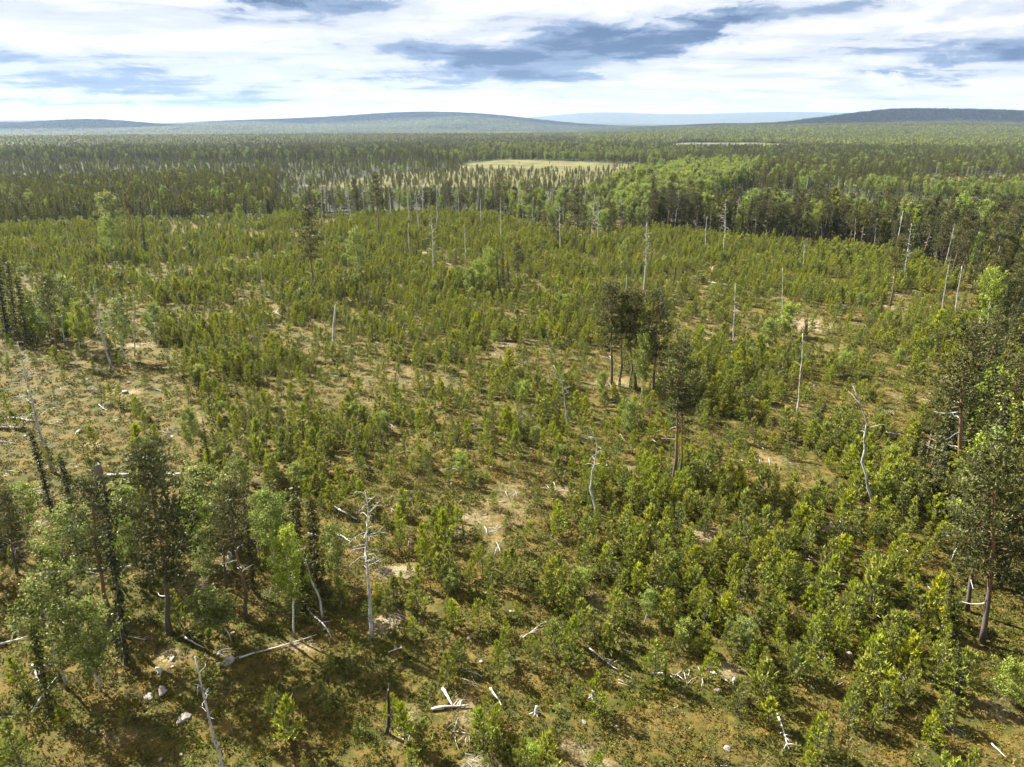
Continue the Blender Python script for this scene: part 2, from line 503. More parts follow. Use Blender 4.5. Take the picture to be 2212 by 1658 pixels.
def tufts(g, P, A, L, k=5, wid=0.06, spread=0.8):
    """k thin triangles fanned round axis A at every point P: a shoot with its needles, or a spray of leaves."""
    n = len(P)
    A = unit(A)
    L = np.broadcast_to(np.asarray(L, float), (n,))
    d = unit(A[:, None] + g.normal(0, spread, (n, k, 3)) * 0.6)
    base = P[:, None] + g.normal(0, 0.12, (n, k, 3)) * L[:, None, None]
    side = unit(np.cross(d, g.normal(0, 1, (n, k, 3))))
    ln = L[:, None, None] * g.uniform(0.7, 1.25, (n, k, 1))
    wd = wid * g.uniform(0.7, 1.3, (n, k, 1))
    tri = np.stack([base - side * wd * .5, base + side * wd * .5, base + d * ln], axis=2)
    return tri.reshape(-1, 3, 3)
def leaves(g, P, size, k=1):
    n = len(P)
    d = unit(g.normal(0, 1, (n, 3)) + np.array([0, 0, -0.2]))
    s = unit(np.cross(d, g.normal(0, 1, (n, 3))))
    sz = size * g.uniform(0.6, 1.4, (n, 1))
    return np.stack([P - s * sz * .5, P + s * sz * .5, P + d * sz * 1.1], axis=1)

def young_pine(seed, H=1.0, narrow=1.0, density=1.0, mat='young'):
    """Young Scots pine of about H metres: whorls of upswept branches with brush-like shoots."""
    g = np.random.default_rng(seed)
    tr = Part()
    z = np.linspace(0, H * .97, 6)
    bend = np.cumsum(g.normal(0, .018 * H, (6, 2)), axis=0); bend[0] = 0
    axis = np.column_stack([bend, z])
    V, T = tube(axis, np.linspace(.024, .005, 6) * H ** .8 * 0.85, 5)
    tr.add(V, T, 'darkbark')
    cr = Part()
    nw = int(round(4.5 + 1.3 * H))
    Ps, As, Ls, Ti = [], [], [], []
    rmax = H * g.uniform(.21, .29) * narrow
    for i in range(nw):
        t = .12 + .83 * i / (nw - 1)
        zc = t * H
        c = np.array([np.interp(zc, z, axis[:, 0]), np.interp(zc, z, axis[:, 1]), zc])
        rr = rmax * (1 - t) ** .75 * (0.75 if t < .2 else 1.0) + .06 * H * .5
        nb = max(3, int(round((4.6 if t < .8 else 4) * density)))
        a0 = g.uniform(0, 2 * PI)
        for j in range(nb):
            if g.random() < .10: continue
            a = a0 + 2 * PI * j / nb + g.normal(0, .25)
            ln = rr * g.uniform(.7, 1.25)
            up = math.tan(R(12 + 40 * t + g.normal(0, 8)))
            dr = unit(np.array([math.cos(a), math.sin(a), up]))
            sidev = unit(np.cross(dr, [0, 0, 1.0]))
            tip = c + dr * ln + np.array([0, 0, .06 * ln])
            V, T = tube([c, tip], [.011 * H ** .5, .004], 3, False)
            cr.add(V, T, 'darkbark')
            m = max(2, int(ln / .20))
            for s in np.linspace(.28, 1.0, m):
                q = c + dr * ln * s + np.array([0, 0, .06 * ln * s * s])
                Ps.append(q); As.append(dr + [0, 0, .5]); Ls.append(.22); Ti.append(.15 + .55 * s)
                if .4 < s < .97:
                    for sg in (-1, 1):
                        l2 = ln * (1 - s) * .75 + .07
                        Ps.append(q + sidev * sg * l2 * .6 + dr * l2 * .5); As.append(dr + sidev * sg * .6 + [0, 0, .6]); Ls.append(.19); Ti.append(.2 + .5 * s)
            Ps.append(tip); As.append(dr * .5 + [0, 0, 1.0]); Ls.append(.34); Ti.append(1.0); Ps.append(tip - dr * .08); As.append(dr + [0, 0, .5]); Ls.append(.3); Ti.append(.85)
    top = axis[-1]
    for k in range(4):
        Ps.append(top + [0, 0, (k - 1.5) * .15]); As.append(np.array([0, 0, 1.0])); Ls.append(.28); Ti.append(1.0)
    P, A, L, Ti = np.array(Ps), np.array(As), np.array(Ls), np.array(Ti)
    k = 5
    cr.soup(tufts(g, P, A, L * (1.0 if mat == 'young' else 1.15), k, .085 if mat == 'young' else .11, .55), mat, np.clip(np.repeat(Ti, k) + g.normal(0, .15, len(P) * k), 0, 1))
    return tr, cr

def limb_path(g, p0, a, ln, rise, n=5, wig=.08):
    s = np.linspace(0, 1, n)
    d = np.array([math.cos(a), math.sin(a), 0])
    pts = p0 + d * (ln * s)[:, None] + np.array([0, 0, 1.0]) * (rise * s ** 1.4)[:, None]
    j = np.cumsum(g.normal(0, wig * ln / n, (n, 3)), axis=0); j[0] = 0
    return pts + j

def mature_pine(seed, H=15.0, base=.45, rad=2.3, full=1.0, dead=5):
    """Tall Scots pine: bare trunk, orange above, irregular crown of needle clumps; dead limbs below it."""
    g = np.random.default_rng(seed)
    rad = rad * .82
    tr = Part()
    n = 10
    z = np.linspace(-.2, H * .97, n)
    bend = np.cumsum(g.normal(0, .006 * H, (n, 2)), axis=0); bend[:2] = 0
    ax = np.column_stack([bend, z])
    r0 = .0125 * H
    V, T = tube(ax, np.concatenate([[r0 * 1.35], np.linspace(r0, .03, n - 1)]), 8)
    tr.add(V, T, 'pinebark')
    at = lambda zz: np.array([np.interp(zz, z, ax[:, 0]), np.interp(zz, z, ax[:, 1]), zz])
    limbs = []
    for i in range(dead):
        zz = H * g.uniform(base * .55, base * 1.05)
        lp = limb_path(g, at(zz), g.uniform(0, 2 * PI), g.uniform(.7, 2.0), g.uniform(-.5, .25), 5, .25)
        lb = Part(); V, T = tube(lp, np.linspace(.05, .012, 5), 4); lb.add(V, T, 'dead')
        limbs.append(lb)
    cr = Part()
    Ps, As, Ti = [], [], []
    nl = int(32 * full)
    for i in range(nl):
        t = base + (1 - base) * ((i + g.uniform(0, 1)) / nl)
        q = (t - base) / (1 - base)
        shape = math.sin(PI * min(1, .22 + .74 * q)) ** .75
        ln = rad * shape * g.uniform(.55, 1.2) + .25
        a = i * 2.4 + g.normal(0, .5)
        lp = limb_path(g, at(t * H), a, ln, ln * (.05 + .5 * q) + g.normal(0, .12), 5, .14)
        V, T = tube(lp, np.linspace(.045 * (1.25 - q), .01, 5), 4, False)
        cr.add(V, T, 'pinebark')
        for s in np.linspace(.45, 1.0, max(2, int(ln * 1.7))):
            c = np.array([np.interp(s, np.linspace(0, 1, 5), lp[:, k]) for k in range(3)])
            m = 21
            off = g.normal(0, 1, (m, 3)) * np.array([.34, .34, .17])
            Ps.append(c + off); As.append(off * .8 + np.array([0, 0, .35]))
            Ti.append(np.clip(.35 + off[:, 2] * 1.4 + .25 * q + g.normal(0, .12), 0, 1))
    m = 40
    off = g.normal(0, 1, (m, 3)) * np.array([.42, .42, .45])
    Ps.append(at(H * .97) + off); As.append(off + [0, 0, .5]); Ti.append(np.full(m, .7))
    P, A, Ti = np.concatenate(Ps), np.concatenate(As), np.concatenate(Ti)
    k = 4
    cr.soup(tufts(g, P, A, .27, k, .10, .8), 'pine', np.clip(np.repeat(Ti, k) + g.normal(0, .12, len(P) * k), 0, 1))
    return tr, cr, limbs

def spruce(seed, H=13.0, rad=1.6, ragged=.25, full=1.0, start=.05):
    """Narrow northern spruce with drooping boughs."""
    g = np.random.default_rng(seed)
    tr = Part()
    n = 7
    z = np.linspace(-.2, H * .99, n)
    bend = np.cumsum(g.normal(0, .004 * H, (n, 2)), axis=0); bend[:2] = 0
    ax = np.column_stack([bend, z])
    V, T = tube(ax, np.linspace(.0125 * H, .012, n), 6)
    tr.add(V, T, 'darkbark')
    cr = Part()
    Ps, As, Ls, Ti = [], [], [], []
    nw = int(H * 2.3 * full)
    for i in range(nw):
        t = start + (1 - start) * (i / nw)
        zz = t * H
        c = np.array([np.interp(zz, z, ax[:, 0]), np.interp(zz, z, ax[:, 1]), zz])
        rr = rad * (1 - t) ** .72 * (.8 + .2 * math.sin(i * 1.7)) + .10
        nb = 7 if t < .85 else 5
        for j in range(nb):
            if g.random() < ragged: continue
            a = g.uniform(0, 2 * PI)
            ln = rr * g.uniform(.6, 1.25)
            d = np.array([math.cos(a), math.sin(a), 0])
            sv = np.array([-d[1], d[0], 0])
            for s in np.linspace(.25, 1, max(2, int(ln * 3.0))):
                q = c + d * ln * s + np.array([0, 0, -.55 * ln * s + .32 * ln * s ** 3])
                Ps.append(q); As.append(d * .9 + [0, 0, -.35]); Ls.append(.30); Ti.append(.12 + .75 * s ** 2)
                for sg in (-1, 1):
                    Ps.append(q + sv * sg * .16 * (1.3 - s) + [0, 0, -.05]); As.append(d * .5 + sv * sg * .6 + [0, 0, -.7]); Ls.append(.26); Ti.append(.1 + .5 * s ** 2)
    Ps += [c + [0, 0, .1 * k] for k in range(5)]; As += [np.array([0, 0, 1.0])] * 5; Ls += [.28] * 5; Ti += [.6] * 5
    P, A, L, Ti = np.array(Ps), np.array(As), np.array(Ls), np.array(Ti)
    k = 4
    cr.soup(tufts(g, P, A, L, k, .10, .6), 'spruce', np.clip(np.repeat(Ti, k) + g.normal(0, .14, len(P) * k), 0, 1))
    return tr, cr

def birch(seed, H=11.0, rad=1.9, base=.28, lean=0.0, full=1.0):
    """Birch: slim white trunk, ascending limbs, loose crown of leaf sprays with gaps."""
    g = np.random.default_rng(seed)
    tr = Part()
    n = 9
    z = np.linspace(-.1, H * .96, n)
    bend = np.cumsum(g.normal(0, .011 * H, (n, 2)), axis=0); bend[:2] = 0
    bend[:, 0] += lean * (np.clip(z, 0, None) / H) ** 1.5 * H
    ax = np.column_stack([bend, z])
    V, T = tube(ax, np.linspace(.0098 * H, .012, n), 7)
    tr.add(V, T, 'birchbark')
    at = lambda zz: np.array([np.interp(zz, z, ax[:, 0]), np.interp(zz, z, ax[:, 1]), zz])
    cr = Part()
    Ps, Ti = [], []
    nl = int(30 * full)
    for i in range(nl):
        t = base + (1 - base) * (i + g.uniform(0, 1)) / nl
        q = (t - base) / (1 - base)
        shape = math.sin(PI * min(1, .16 + .78 * q)) ** .8
        ln = rad * shape * g.uniform(.6, 1.2) + .2
        lp = limb_path(g, at(t * H * .94), i * 2.4 + g.normal(0, .5), ln, ln * g.uniform(.45, 1.0), 5, .12)
        V, T = tube(lp, np.linspace(.03 * (1.3 - q), .006, 5), 3, False)
        cr.add(V, T, 'darkbark')
        for s in np.linspace(.35, 1.0, max(3, int(ln * 2.4))):
            c = np.array([np.interp(s, np.linspace(0, 1, 5), lp[:, k]) for k in range(3)])
            c = c + g.normal(0, .14, 3)
            m = 44
            off = g.normal(0, 1, (m, 3)) * np.array([.21, .21, .21])
            off[:, 2] -= np.abs(g.normal(0, .22, m))
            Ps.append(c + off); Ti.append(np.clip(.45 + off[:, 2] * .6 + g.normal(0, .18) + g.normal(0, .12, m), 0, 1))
    m = 70
    off = g.normal(0, 1, (m, 3)) * np.array([.28, .28, .4])
    Ps.append(at(H * .94) + off); Ti.append(np.full(m, .6))
    P, Ti = np.concatenate(Ps), np.concatenate(Ti)
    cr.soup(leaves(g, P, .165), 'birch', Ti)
    return tr, cr

def snag(seed, H=12.0, style='branchy', lean=0.0, mat='dead', nbr=None, r0=None):
    """Dead standing tree. Styles: branchy (curved silver limbs on the upper part), pole (a few stubs), broken (thick short stub), crooked."""
    g = np.random.default_rng(seed)
    n = 11
    z = np.linspace(-.15, H, n)
    wig = {'pole': .004, 'branchy': .005, 'broken': .010, 'crooked': .013}[style]
    bend = np.cumsum(g.normal(0, wig * H, (n, 2)), axis=0); bend[:2] = 0
    if style == 'crooked':
        bend[-4:, 0] += np.array([0, -.02, -.05, -.09]) * H
    bend[:, 0] += lean * np.clip(z, 0, None)
    ax = np.column_stack([bend, z])
    r0 = r0 or {'pole': .0115, 'branchy': .0125, 'broken': .03, 'crooked': .0115}[style] * H
    rt = {'pole': .35, 'branchy': .12, 'broken': .62, 'crooked': .22}[style] * r0
    rad = np.linspace(r0, rt, n); rad[0] *= 1.3
    if style == 'broken':
        rad[-1] *= .35; ax[-1, :2] += g.normal(0, r0 * .5, 2)
    tr = Part(); V, T = tube(ax, rad, 8); tr.add(V, T, mat)
    at = lambda zz: np.array([np.interp(zz, z, ax[:, 0]), np.interp(zz, z, ax[:, 1]), zz])
    if nbr is None:
        nbr = {'pole': 4, 'branchy': 20, 'broken': 1, 'crooked': 5}[style]
    br = []
    for i in range(nbr):
        if style == 'branchy':
            t = .42 + .56 * (i + g.uniform(0, 1)) / nbr
            ln = H * .135 * (1.15 - t) ** .5 * g.uniform(.5, 1.5)
            rise = ln * g.uniform(-.75, .25)
        elif style == 'crooked':
            t = g.uniform(.55, .93); ln = H * g.uniform(.04, .13); rise = ln * g.uniform(-.6, .3)
        else:
            t = g.uniform(.35, .97); ln = H * g.uniform(.03, .09) * (1 if style == 'pole' else .6); rise = ln * g.uniform(-.3, .4)
        a = g.uniform(0, 2 * PI)
        p0 = at(t * H)
        s = np.linspace(0, 1, 6)
        d = np.array([math.cos(a), math.sin(a), 0])
        pts = p0 + d * (ln * s)[:, None] + np.array([0, 0, 1.0]) * (ln * .35 * np.sin(s * PI * .6) + rise * s ** 2)[:, None]
        j = np.cumsum(g.normal(0, .05 * ln, (6, 3)), axis=0); j[0] = 0
        pts += j
        b = Part()
        rb = max(.02, r0 * .23 * (1.1 - t * .5)) * (1.0 if style != 'broken' else .8)
        V, T = tube(pts, np.linspace(rb, .012, 6), 4); b.add(V, T, 'deadwhite' if mat == 'dead' else mat)
        if style == 'branchy' and ln > .6:
            for kk in range(2):
                s0 = g.integers(2, 5)
                d2 = unit(pts[s0] - pts[s0 - 1] + g.normal(0, .6, 3) * np.linalg.norm(pts[1] - pts[0]))
                l2 = ln * g.uniform(.2, .45)
                tw = np.array([pts[s0], pts[s0] + d2 * l2 * .5, pts[s0] + d2 * l2 + [0, 0, -.15 * l2]])
                V, T = tube(tw, [rb * .45, rb * .3, .008], 3); b.add(V, T, 'deadwhite' if mat == 'dead' else mat)
        br.append(b)
    return tr, br

def ico(sub):
    import bmesh
    bm = bmesh.new(); bmesh.ops.create_icosphere(bm, subdivisions=sub, radius=1.0)
    V = np.array([v.co[:] for v in bm.verts]); T = np.array([[v.index for v in f.verts] for f in bm.faces])
    bm.free(); return V, T
_ICO = ico(3)
def boulder(seed):
    g = np.random.default_rng(seed)
    V, T = _ICO[0].copy(), _ICO[1]
    for _ in range(13):                                  # planar cuts give a stone its facets
        nrm = unit(g.normal(0, 1, 3)); dd = g.uniform(.42, .8)
        ex = np.clip(V @ nrm - dd, 0, None)
        V = V - ex[:, None] * nrm * .97
    V = V * (1 + .10 * (vnoise(V[:, 0] * 3 + seed, V[:, 1] * 3 + V[:, 2] * 2) - .5)[:, None])
    V = V * np.array([g.uniform(.8, 1.2), g.uniform(.7, 1.0), g.uniform(.5, .8)])
    p = Part(); p.add(V, T, 'rock'); return p

def link(name, me, parent=None, loc=None, rot=None, scale=None):
    o = bpy.data.objects.new(name, me)
    col.objects.link(o)
    if parent is not None: o.parent = parent
    if loc is not None: o.location = loc
    if rot is not None: o.rotation_euler = rot
    if scale is not None: o.scale = scale
    return o
def thing(name, label, cat, loc, rotz=0.0, scale=1.0, group=None):
    o = link(name, None, None, loc, (0, 0, rotz), (scale,) * 3 if np.isscalar(scale) else scale)
    o.empty_display_size = .2
    return tag(o, label, cat, group)

# ------------------------------------------------------------------ ground sheet and hills
def build_ground():
    rr = np.concatenate([np.linspace(2, 22, 9), np.geomspace(23, 220, 250), np.geomspace(222, 1500, 170), np.geomspace(1520, 20500, 130)])
    an = np.concatenate([np.linspace(-44, 44, 360), np.linspace(47, 313, 60)])
    A, RR = np.meshgrid(np.radians(an), rr)
    X, Y = RR * np.sin(A), RR * np.cos(A)
    Z = height(X, Y)
    nr, na = X.shape
    V = np.column_stack([X.ravel(), Y.ravel(), Z.ravel()])
    i, j = np.meshgrid(np.arange(nr - 1), np.arange(na), indexing='ij')
    a = i * na + j; b = i * na + (j + 1) % na
    Q = np.stack([a, b, b + na, a + na], axis=-1)
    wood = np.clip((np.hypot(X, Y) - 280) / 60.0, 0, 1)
    bog = np.zeros_like(X)
    for pg in (BOG_MID, BOG_RIGHT, POND_SHORE):
        bog = np.maximum(bog, inside(X, Y, pg).astype(float))
    bp = inside(X, Y, BOGPINE).astype(float) * .9
    bog = np.maximum(bog, bp)
    far_open = np.clip((fbm(X * .35, Y, 260.0, 3) - .60) * 9, 0, 1) * ((RR > 1100) & (RR < 4200))
    bog = np.maximum(bog, far_open * .8)
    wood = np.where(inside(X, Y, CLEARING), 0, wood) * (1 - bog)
    br = bare(X, Y) * (1 - wood)
    def sheet(name, sel, label, cat):
        q = Q[sel].reshape(-1, 4)
        used, invq = np.unique(q, return_inverse=True)
        me = bpy.data.meshes.new(name)
        me.from_pydata(V[used].tolist(), [], invq.reshape(-1, 4).tolist())
        for nm, arr in (('bare', br), ('bog', bog), ('wood', wood)):
            at_ = me.attributes.new(nm, 'FLOAT', 'POINT')
            at_.data.foreach_set('value', arr.ravel()[used].astype(np.float32))
        me.polygons.foreach_set('use_smooth', np.ones(len(q), bool))
        me.materials.append(M['ground'])
        return tag(link(name, me), label, cat, kind='structure')
    k = int(np.searchsorted(rr, 3000))
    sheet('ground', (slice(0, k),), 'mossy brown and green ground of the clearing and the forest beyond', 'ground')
    sheet('hills', (slice(k, None),), 'low blue forested hills along the horizon', 'hills')
    # centre disc closes the sheet under the camera
build_ground()
wz = float(np.max(height(POND[:, 0], POND[:, 1]))) + .25
pm = bpy.data.meshes.new('pond')
pm.from_pydata([(x, y, wz) for x, y in POND], [], [list(range(len(POND)))])
pm.materials.append(M['water'])
tag(link('pond', pm), 'pale shining forest pond far out on the plain', 'pond', kind='structure')

# ------------------------------------------------------------------ haze
HZ = (-19000.0, 19000.0, -2500.0, 21000.0, -25.0, 330.0)
x0, x1, y0, y1, z0, z1 = HZ
hm = bpy.data.meshes.new('haze')
hm.from_pydata([(x0, y0, z0), (x1, y0, z0), (x1, y1, z0), (x0, y1, z0), (x0, y0, z1), (x1, y0, z1), (x1, y1, z1), (x0, y1, z1)], [],
               [(3, 2, 1, 0), (4, 5, 6, 7), (0, 1, 5, 4), (1, 2, 6, 5), (2, 3, 7, 6), (3, 0, 4, 7)])
m, t, o = new_mat('haze_air')
pv = t.n('ShaderNodeVolumePrincipled')
pv.inputs['Color'].default_value = (.50, .70, 1.0, 1)
pv.inputs['Density'].default_value = 0.000035
pv.inputs['Anisotropy'].default_value = 0.2
t.L.new(pv.outputs[0], o.inputs['Volume'])
hm.materials.append(m)
tag(link('haze', hm), 'thin bluish haze over the distant forest and hills', 'haze', kind='stuff')

# ------------------------------------------------------------------ clouds whose shade lies on the far hills
def cloud(name, cx_, cy_, alt, lx, ly, label, seed):
    g = np.random.default_rng(seed); p = Part()
    k = alt / math.tan(SUN_EL)
    ox, oy = cx_ + k * math.sin(SUN_AZ), cy_ + k * math.cos(SUN_AZ)
    for i in range(26):
        a = g.uniform(0, 2 * PI); q_ = math.sqrt(g.uniform(0, 1))
        c = np.array([math.cos(a) * q_ * lx, math.sin(a) * q_ * ly, g.uniform(0, 90) * (1 - q_)])
        V, T = _ICO[0].copy(), _ICO[1]
        V = V * (1 + .35 * (vnoise(V[:, 0] * 3 + i, V[:, 1] * 3 + V[:, 2] * 2) - .5))[:, None]
        V = V * np.array([.42 * lx, .42 * ly, 110]) * g.uniform(.6, 1.1)
        V[:, 2] = np.maximum(V[:, 2], -25)
        p.add(V + c, T, 'cloud')
    tag(link(name, p.mesh(name, True), None, (ox, oy, alt)), label, 'cloud', kind='structure')
cloud('cloud', 2700, 4750, 2600, 1500, 520, 'white cloud high above the plain shading the dark hill', 1)
cloud('cloud', -900, 7000, 3200, 1900, 520, 'white cloud high above the plain shading the long low hill', 2)
cloud('cloud', -3600, 5500, 2600, 1700, 380, 'white cloud high above the plain shading the nearer ridge', 3)

# ------------------------------------------------------------------ prototypes
def tree_proto(name, parts):
    return [(nm, p.mesh(name + '_' + nm)) for nm, p in parts]
YP, MP, SP, BP, DP = [], [], [], [], []
for i in range(9):
    H = [2.6, 3.0, 3.4, 3.8, 4.2, 3.2, 4.6, 3.6, 2.2][i]
    tr, cr = young_pine(100 + i, H, [1, .85, 1.1, .9, 1, 1.2, .85, 1, 1.1][i])
    YP.append((H, [('trunk', tr), ('crown', cr)]))
for i in range(8):
    H = [15, 16, 14, 17, 15, 13, 16, 14][i]
    tr, cr, lb = mature_pine(200 + i, H, [.45, .55, .38, .5, .6, .35, .48, .42][i], [2.2, 2.0, 2.4, 2.3, 1.8, 2.2, 2.0, 1.7][i], [1.1, .9, 1.2, 1, .8, 1.2, 1, 1][i], [5, 7, 3, 6, 8, 2, 5, 4][i])
    MP.append((H, [('trunk', tr), ('crown', cr)] + [('limb', b) for b in lb]))
for i in range(8):
    H = [13, 15, 11, 14, 12, 16, 10, 14][i]
    tr, cr = spruce(300 + i, H, [1.5, 1.35, 1.5, 1.2, 1.7, 1.5, 1.3, 1.0][i], [.15, .25, .15, .3, .2, .2, .15, .4][i])
    SP.append((H, [('trunk', tr), ('crown', cr)]))
for i in range(7):
    H = [11, 12, 9.5, 10, 12.5, 8, 11][i]
    tr, cr = birch(400 + i, H, [1.9, 1.7, 1.9, 1.5, 1.8, 1.7, 2.1][i], [.25, .35, .2, .3, .4, .18, .28][i])
    BP.append((H, [('trunk', tr), ('crown', cr)]))
for i in range(8):
    H = [12, 13, 11, 12, 10, 14, 9, 12][i]
    tr, br_ = snag(500 + i, H, ['branchy', 'pole', 'branchy', 'branchy', 'pole', 'branchy', 'crooked', 'pole'][i], nbr=[14, 4, 18, 12, 3, 16, 5, 6][i])
    DP.append((H, [('trunk', tr)] + [('branch', b) for b in br_]))
QP = []
for i in range(6):
    H = [6.0, 7.0, 5.0, 6.5, 7.5, 5.5][i]
    tr, cr = young_pine(150 + i, H, [.62, .55, .7, .6, .52, .66][i], 1.15, 'pole')
    QP.append((H, [('trunk', tr), ('crown', cr)]))
PROTO = {'young': YP, 'pole': QP, 'pine': MP, 'spruce': SP, 'birch': BP, 'snag': DP}
MESH = {k: [(H, tree_proto(k, ps)) for H, ps in v] for k, v in PROTO.items()}
NAME = {'young': ('young_pine', 'young pine'), 'pole': ('slender_pine', 'pine'), 'pine': ('pine_tree', 'pine tree'), 'spruce': ('spruce_tree', 'spruce tree'),
        'birch': ('birch_tree', 'birch tree'), 'snag': ('dead_tree', 'dead tree')}
def place_tree(kind, idx, loc, H, rz, label, group=None, fat=1.0, meshes=None):
    H0, ms = meshes if meshes else MESH[kind][idx % len(MESH[kind])]
    nm, cat = NAME[kind]
    s = H / H0
    t_ = thing(nm, label, cat, loc, rz, (s * fat, s * fat, s), group)
    for pn, me in ms:
        link(pn, me, t_)
    return t_
exec_trees = []
# ------------------------------------------------------------------ trees one can point at (u, v of the foot; u, v of the tip in the photograph)
taken = []                                                # (x, y, radius) kept clear of young pines
SNAGS = [
 (113, 1020, 32, 738, 'branchy', 'tall leaning dead pine with white twisted top branches on the open brown heath', 26),
 (803, 1380, 786, 1062, 'branchy', 'dead pine with long drooping white limbs beside pale grass at the copse edge', 30),
 (482, 1668, 425, 1415, 'pole', 'bare grey dead pole with short stubs, nearest the camera below the boulders', 9),
 (1885, 1102, 1876, 838, 'crooked', 'crooked dead pine with a bent forked white top standing alone among young pines', 5),
 (1285, 1112, 1297, 920, 'crooked', 'slim white dead tree with small twigs on one side, near the double trunked pine', 12),
 (1232, 946, 1214, 790, 'crooked', 'thin curved whitish dead stem in the middle of the clearing', 5),
 (1722, 896, 1732, 720, 'pole', 'straight thin bare dead pole in front of the round green bush', 3),
 (1583, 750, 1592, 615, 'pole', 'dead pole with knobbly stubs below the dark fallen log', 7),
 (1690, 676, 1691, 580, 'pole', 'slim white pole just behind the round green bush', 3),
 (2030, 696, 2051, 573, 'pole', 'slanting pale dead pole, first of two leaning side by side', 3),
 (2061, 698, 2074, 575, 'pole', 'slanting pale dead pole with one curved twig, second of two side by side', 2),
 (2106, 732, 2136, 607, 'pole', 'leaning bare pale pole beside the birch at the forest margin', 2),
 (717, 756, 725, 656, 'broken', 'thick snapped off trunk with a pale splintered top', 1),
 (240, 795, 201, 615, 'branchy', 'grey dead pine with limbs in the middle beside the bright birch on the heath', 14),
 (291, 770, 288, 647, 'pole', 'thin straight dead pole just beside the bright birch on the heath', 2),
 (1390, 640, 1397, 484, 'branchy', 'big white dead pine with sweeping limbs beside the leafy birch', 24),
 (937, 603, 930, 463, 'branchy', 'white dead pine with short drooping twigs behind the pale gravel patch', 18),
 (1006, 552, 1003, 483, 'pole', 'short grey dead pole with a broken top in the far clearing', 5),
 (885, 552, 881, 483, 'pole', 'thin dead stem halfway to the far forest edge', 4),
 (573, 662, 558, 545, 'pole', 'faint grey leaning dead stem beside the yellowish bare patch', 3),
 (152, 551, 140, 472, 'pole', 'white leaning dead birch pole on the far heath', 2),
 (75, 572, 61, 496, 'branchy', 'grey dead tree with a curved top among pale birches at the picture edge', 6),
 (330, 477, 322, 416, 'pole', 'pale double looking pole by the dense young stand', 2),
 (342, 467, 332, 419, 'pole', 'thinner leaning pole by the dense young stand', 1),
 (290, 556, 274, 422, 'branchy', 'orange brown dying pine with bare curved limbs by the dark spruce', 14),
 (215, 629, 199, 552, 'branchy', 'small reddish dying pine among the young trees', 12),
 (1563, 552, 1568, 430, 'branchy', 'white dead pine with many limbs standing before the dark forest wall', 24),
 (1523, 546, 1528, 468, 'pole', 'grey leaning dead pole before the dark forest wall', 4),
 (1735, 592, 1740, 515, 'branchy', 'small white dead tree bowed beside a slanting stick', 12),
 (1775, 532, 1775, 478, 'branchy', 'white dead tree with a mop of twigs at the forest wall', 14),
 (1845, 541, 1848, 472, 'branchy', 'dead tree with white zigzag limbs beside the light green shrubs', 12),
 (1888, 545, 1895, 474, 'branchy', 'dead tree with a pale lichen covered top at the forest wall', 12),
 (1953, 611, 1969, 482, 'branchy', 'white dead pine with broad arching limbs behind the lone bent pine', 20),
 (2051, 574, 2062, 484, 'branchy', 'white dead pine with curled limbs rising from the forest edge', 16),
 (2157, 558, 2163, 479, 'branchy', 'ghostly white dead tree with a dense tangle of hanging limbs', 34),
 (2139, 784, 2150, 730, 'crooked', 'bent dead trunk with a hooked top over white fallen branches', 5),
 (836, 1585, 836, 1475, 'broken', 'short charred stump trunk, black with a white streak', 0),
 (1612, 1122, 1616, 1062, 'broken', 'short dark snapped stem among dense young pines', 0),
 (697, 1336, 664, 1140, 'crooked', 'leaning thin dead tree with a white scar beside the dark spruce', 6),
 (698, 497, 696, 396, 'branchy', 'grey dead tree at the far forest edge, outermost of its row', 10),
 (726, 464, 722, 381, 'branchy', 'straight grey dead tree with short twigs in the far row', 10),
 (760, 488, 749, 404, 'branchy', 'silver dead tree with a wide skirt of limbs in the far row', 24),
 (788, 467, 783, 392, 'branchy', 'bushy silver dead tree next to the tall dark pine', 18),
 (845, 477, 840, 395, 'pole', 'straight grey pole with a small crooked tip in the far row', 5),
 (885, 490, 879, 392, 'pole', 'tall double dead pole in the far row', 4),
 (905, 502, 898, 388, 'branchy', 'white dead tree in front of a bushy dead crown in the far row', 10),
 (915, 472, 913, 387, 'branchy', 'dead tree with a broad crown of white twigs in the far row', 30),
 (945, 495, 945, 401, 'pole', 'straight dead pole with small twigs beside the two far pines', 6),
 (992, 484, 989, 401, 'branchy', 'thin dead tree with tufted twigs beyond the far pine', 8),
 (1039, 490, 1039, 432, 'pole', 'slim dead pole before pale young birches', 3),
 (1082, 518, 1082, 429, 'branchy', 'dark slender dead tree before pale young birches', 12),
 (1130, 481, 1124, 401, 'branchy', 'pale dead tree with an arched white top in the mixed forest edge', 16),
 (1210, 546, 1212, 438, 'branchy', 'white dead tree with a tangle of grey twigs beside the narrow dark spruce', 22),
 (1274, 535, 1282, 420, 'branchy', 'white dead tree thick with hanging limbs in the mixed forest edge', 30),
 (1290, 528, 1294, 440, 'branchy', 'second white dead tree crowding the mixed forest edge', 20),
 (1342, 490, 1342, 427, 'branchy', 'dead tree with fine white twigs before the birch slope', 14),
 (1367, 489, 1369, 429, 'branchy', 'slim white dead tree before the birch slope', 8),
 (2166, 790, 2172, 724, 'branchy', 'dead grey tree with drooping twigs at the margin beside fallen limbs', 16),
]
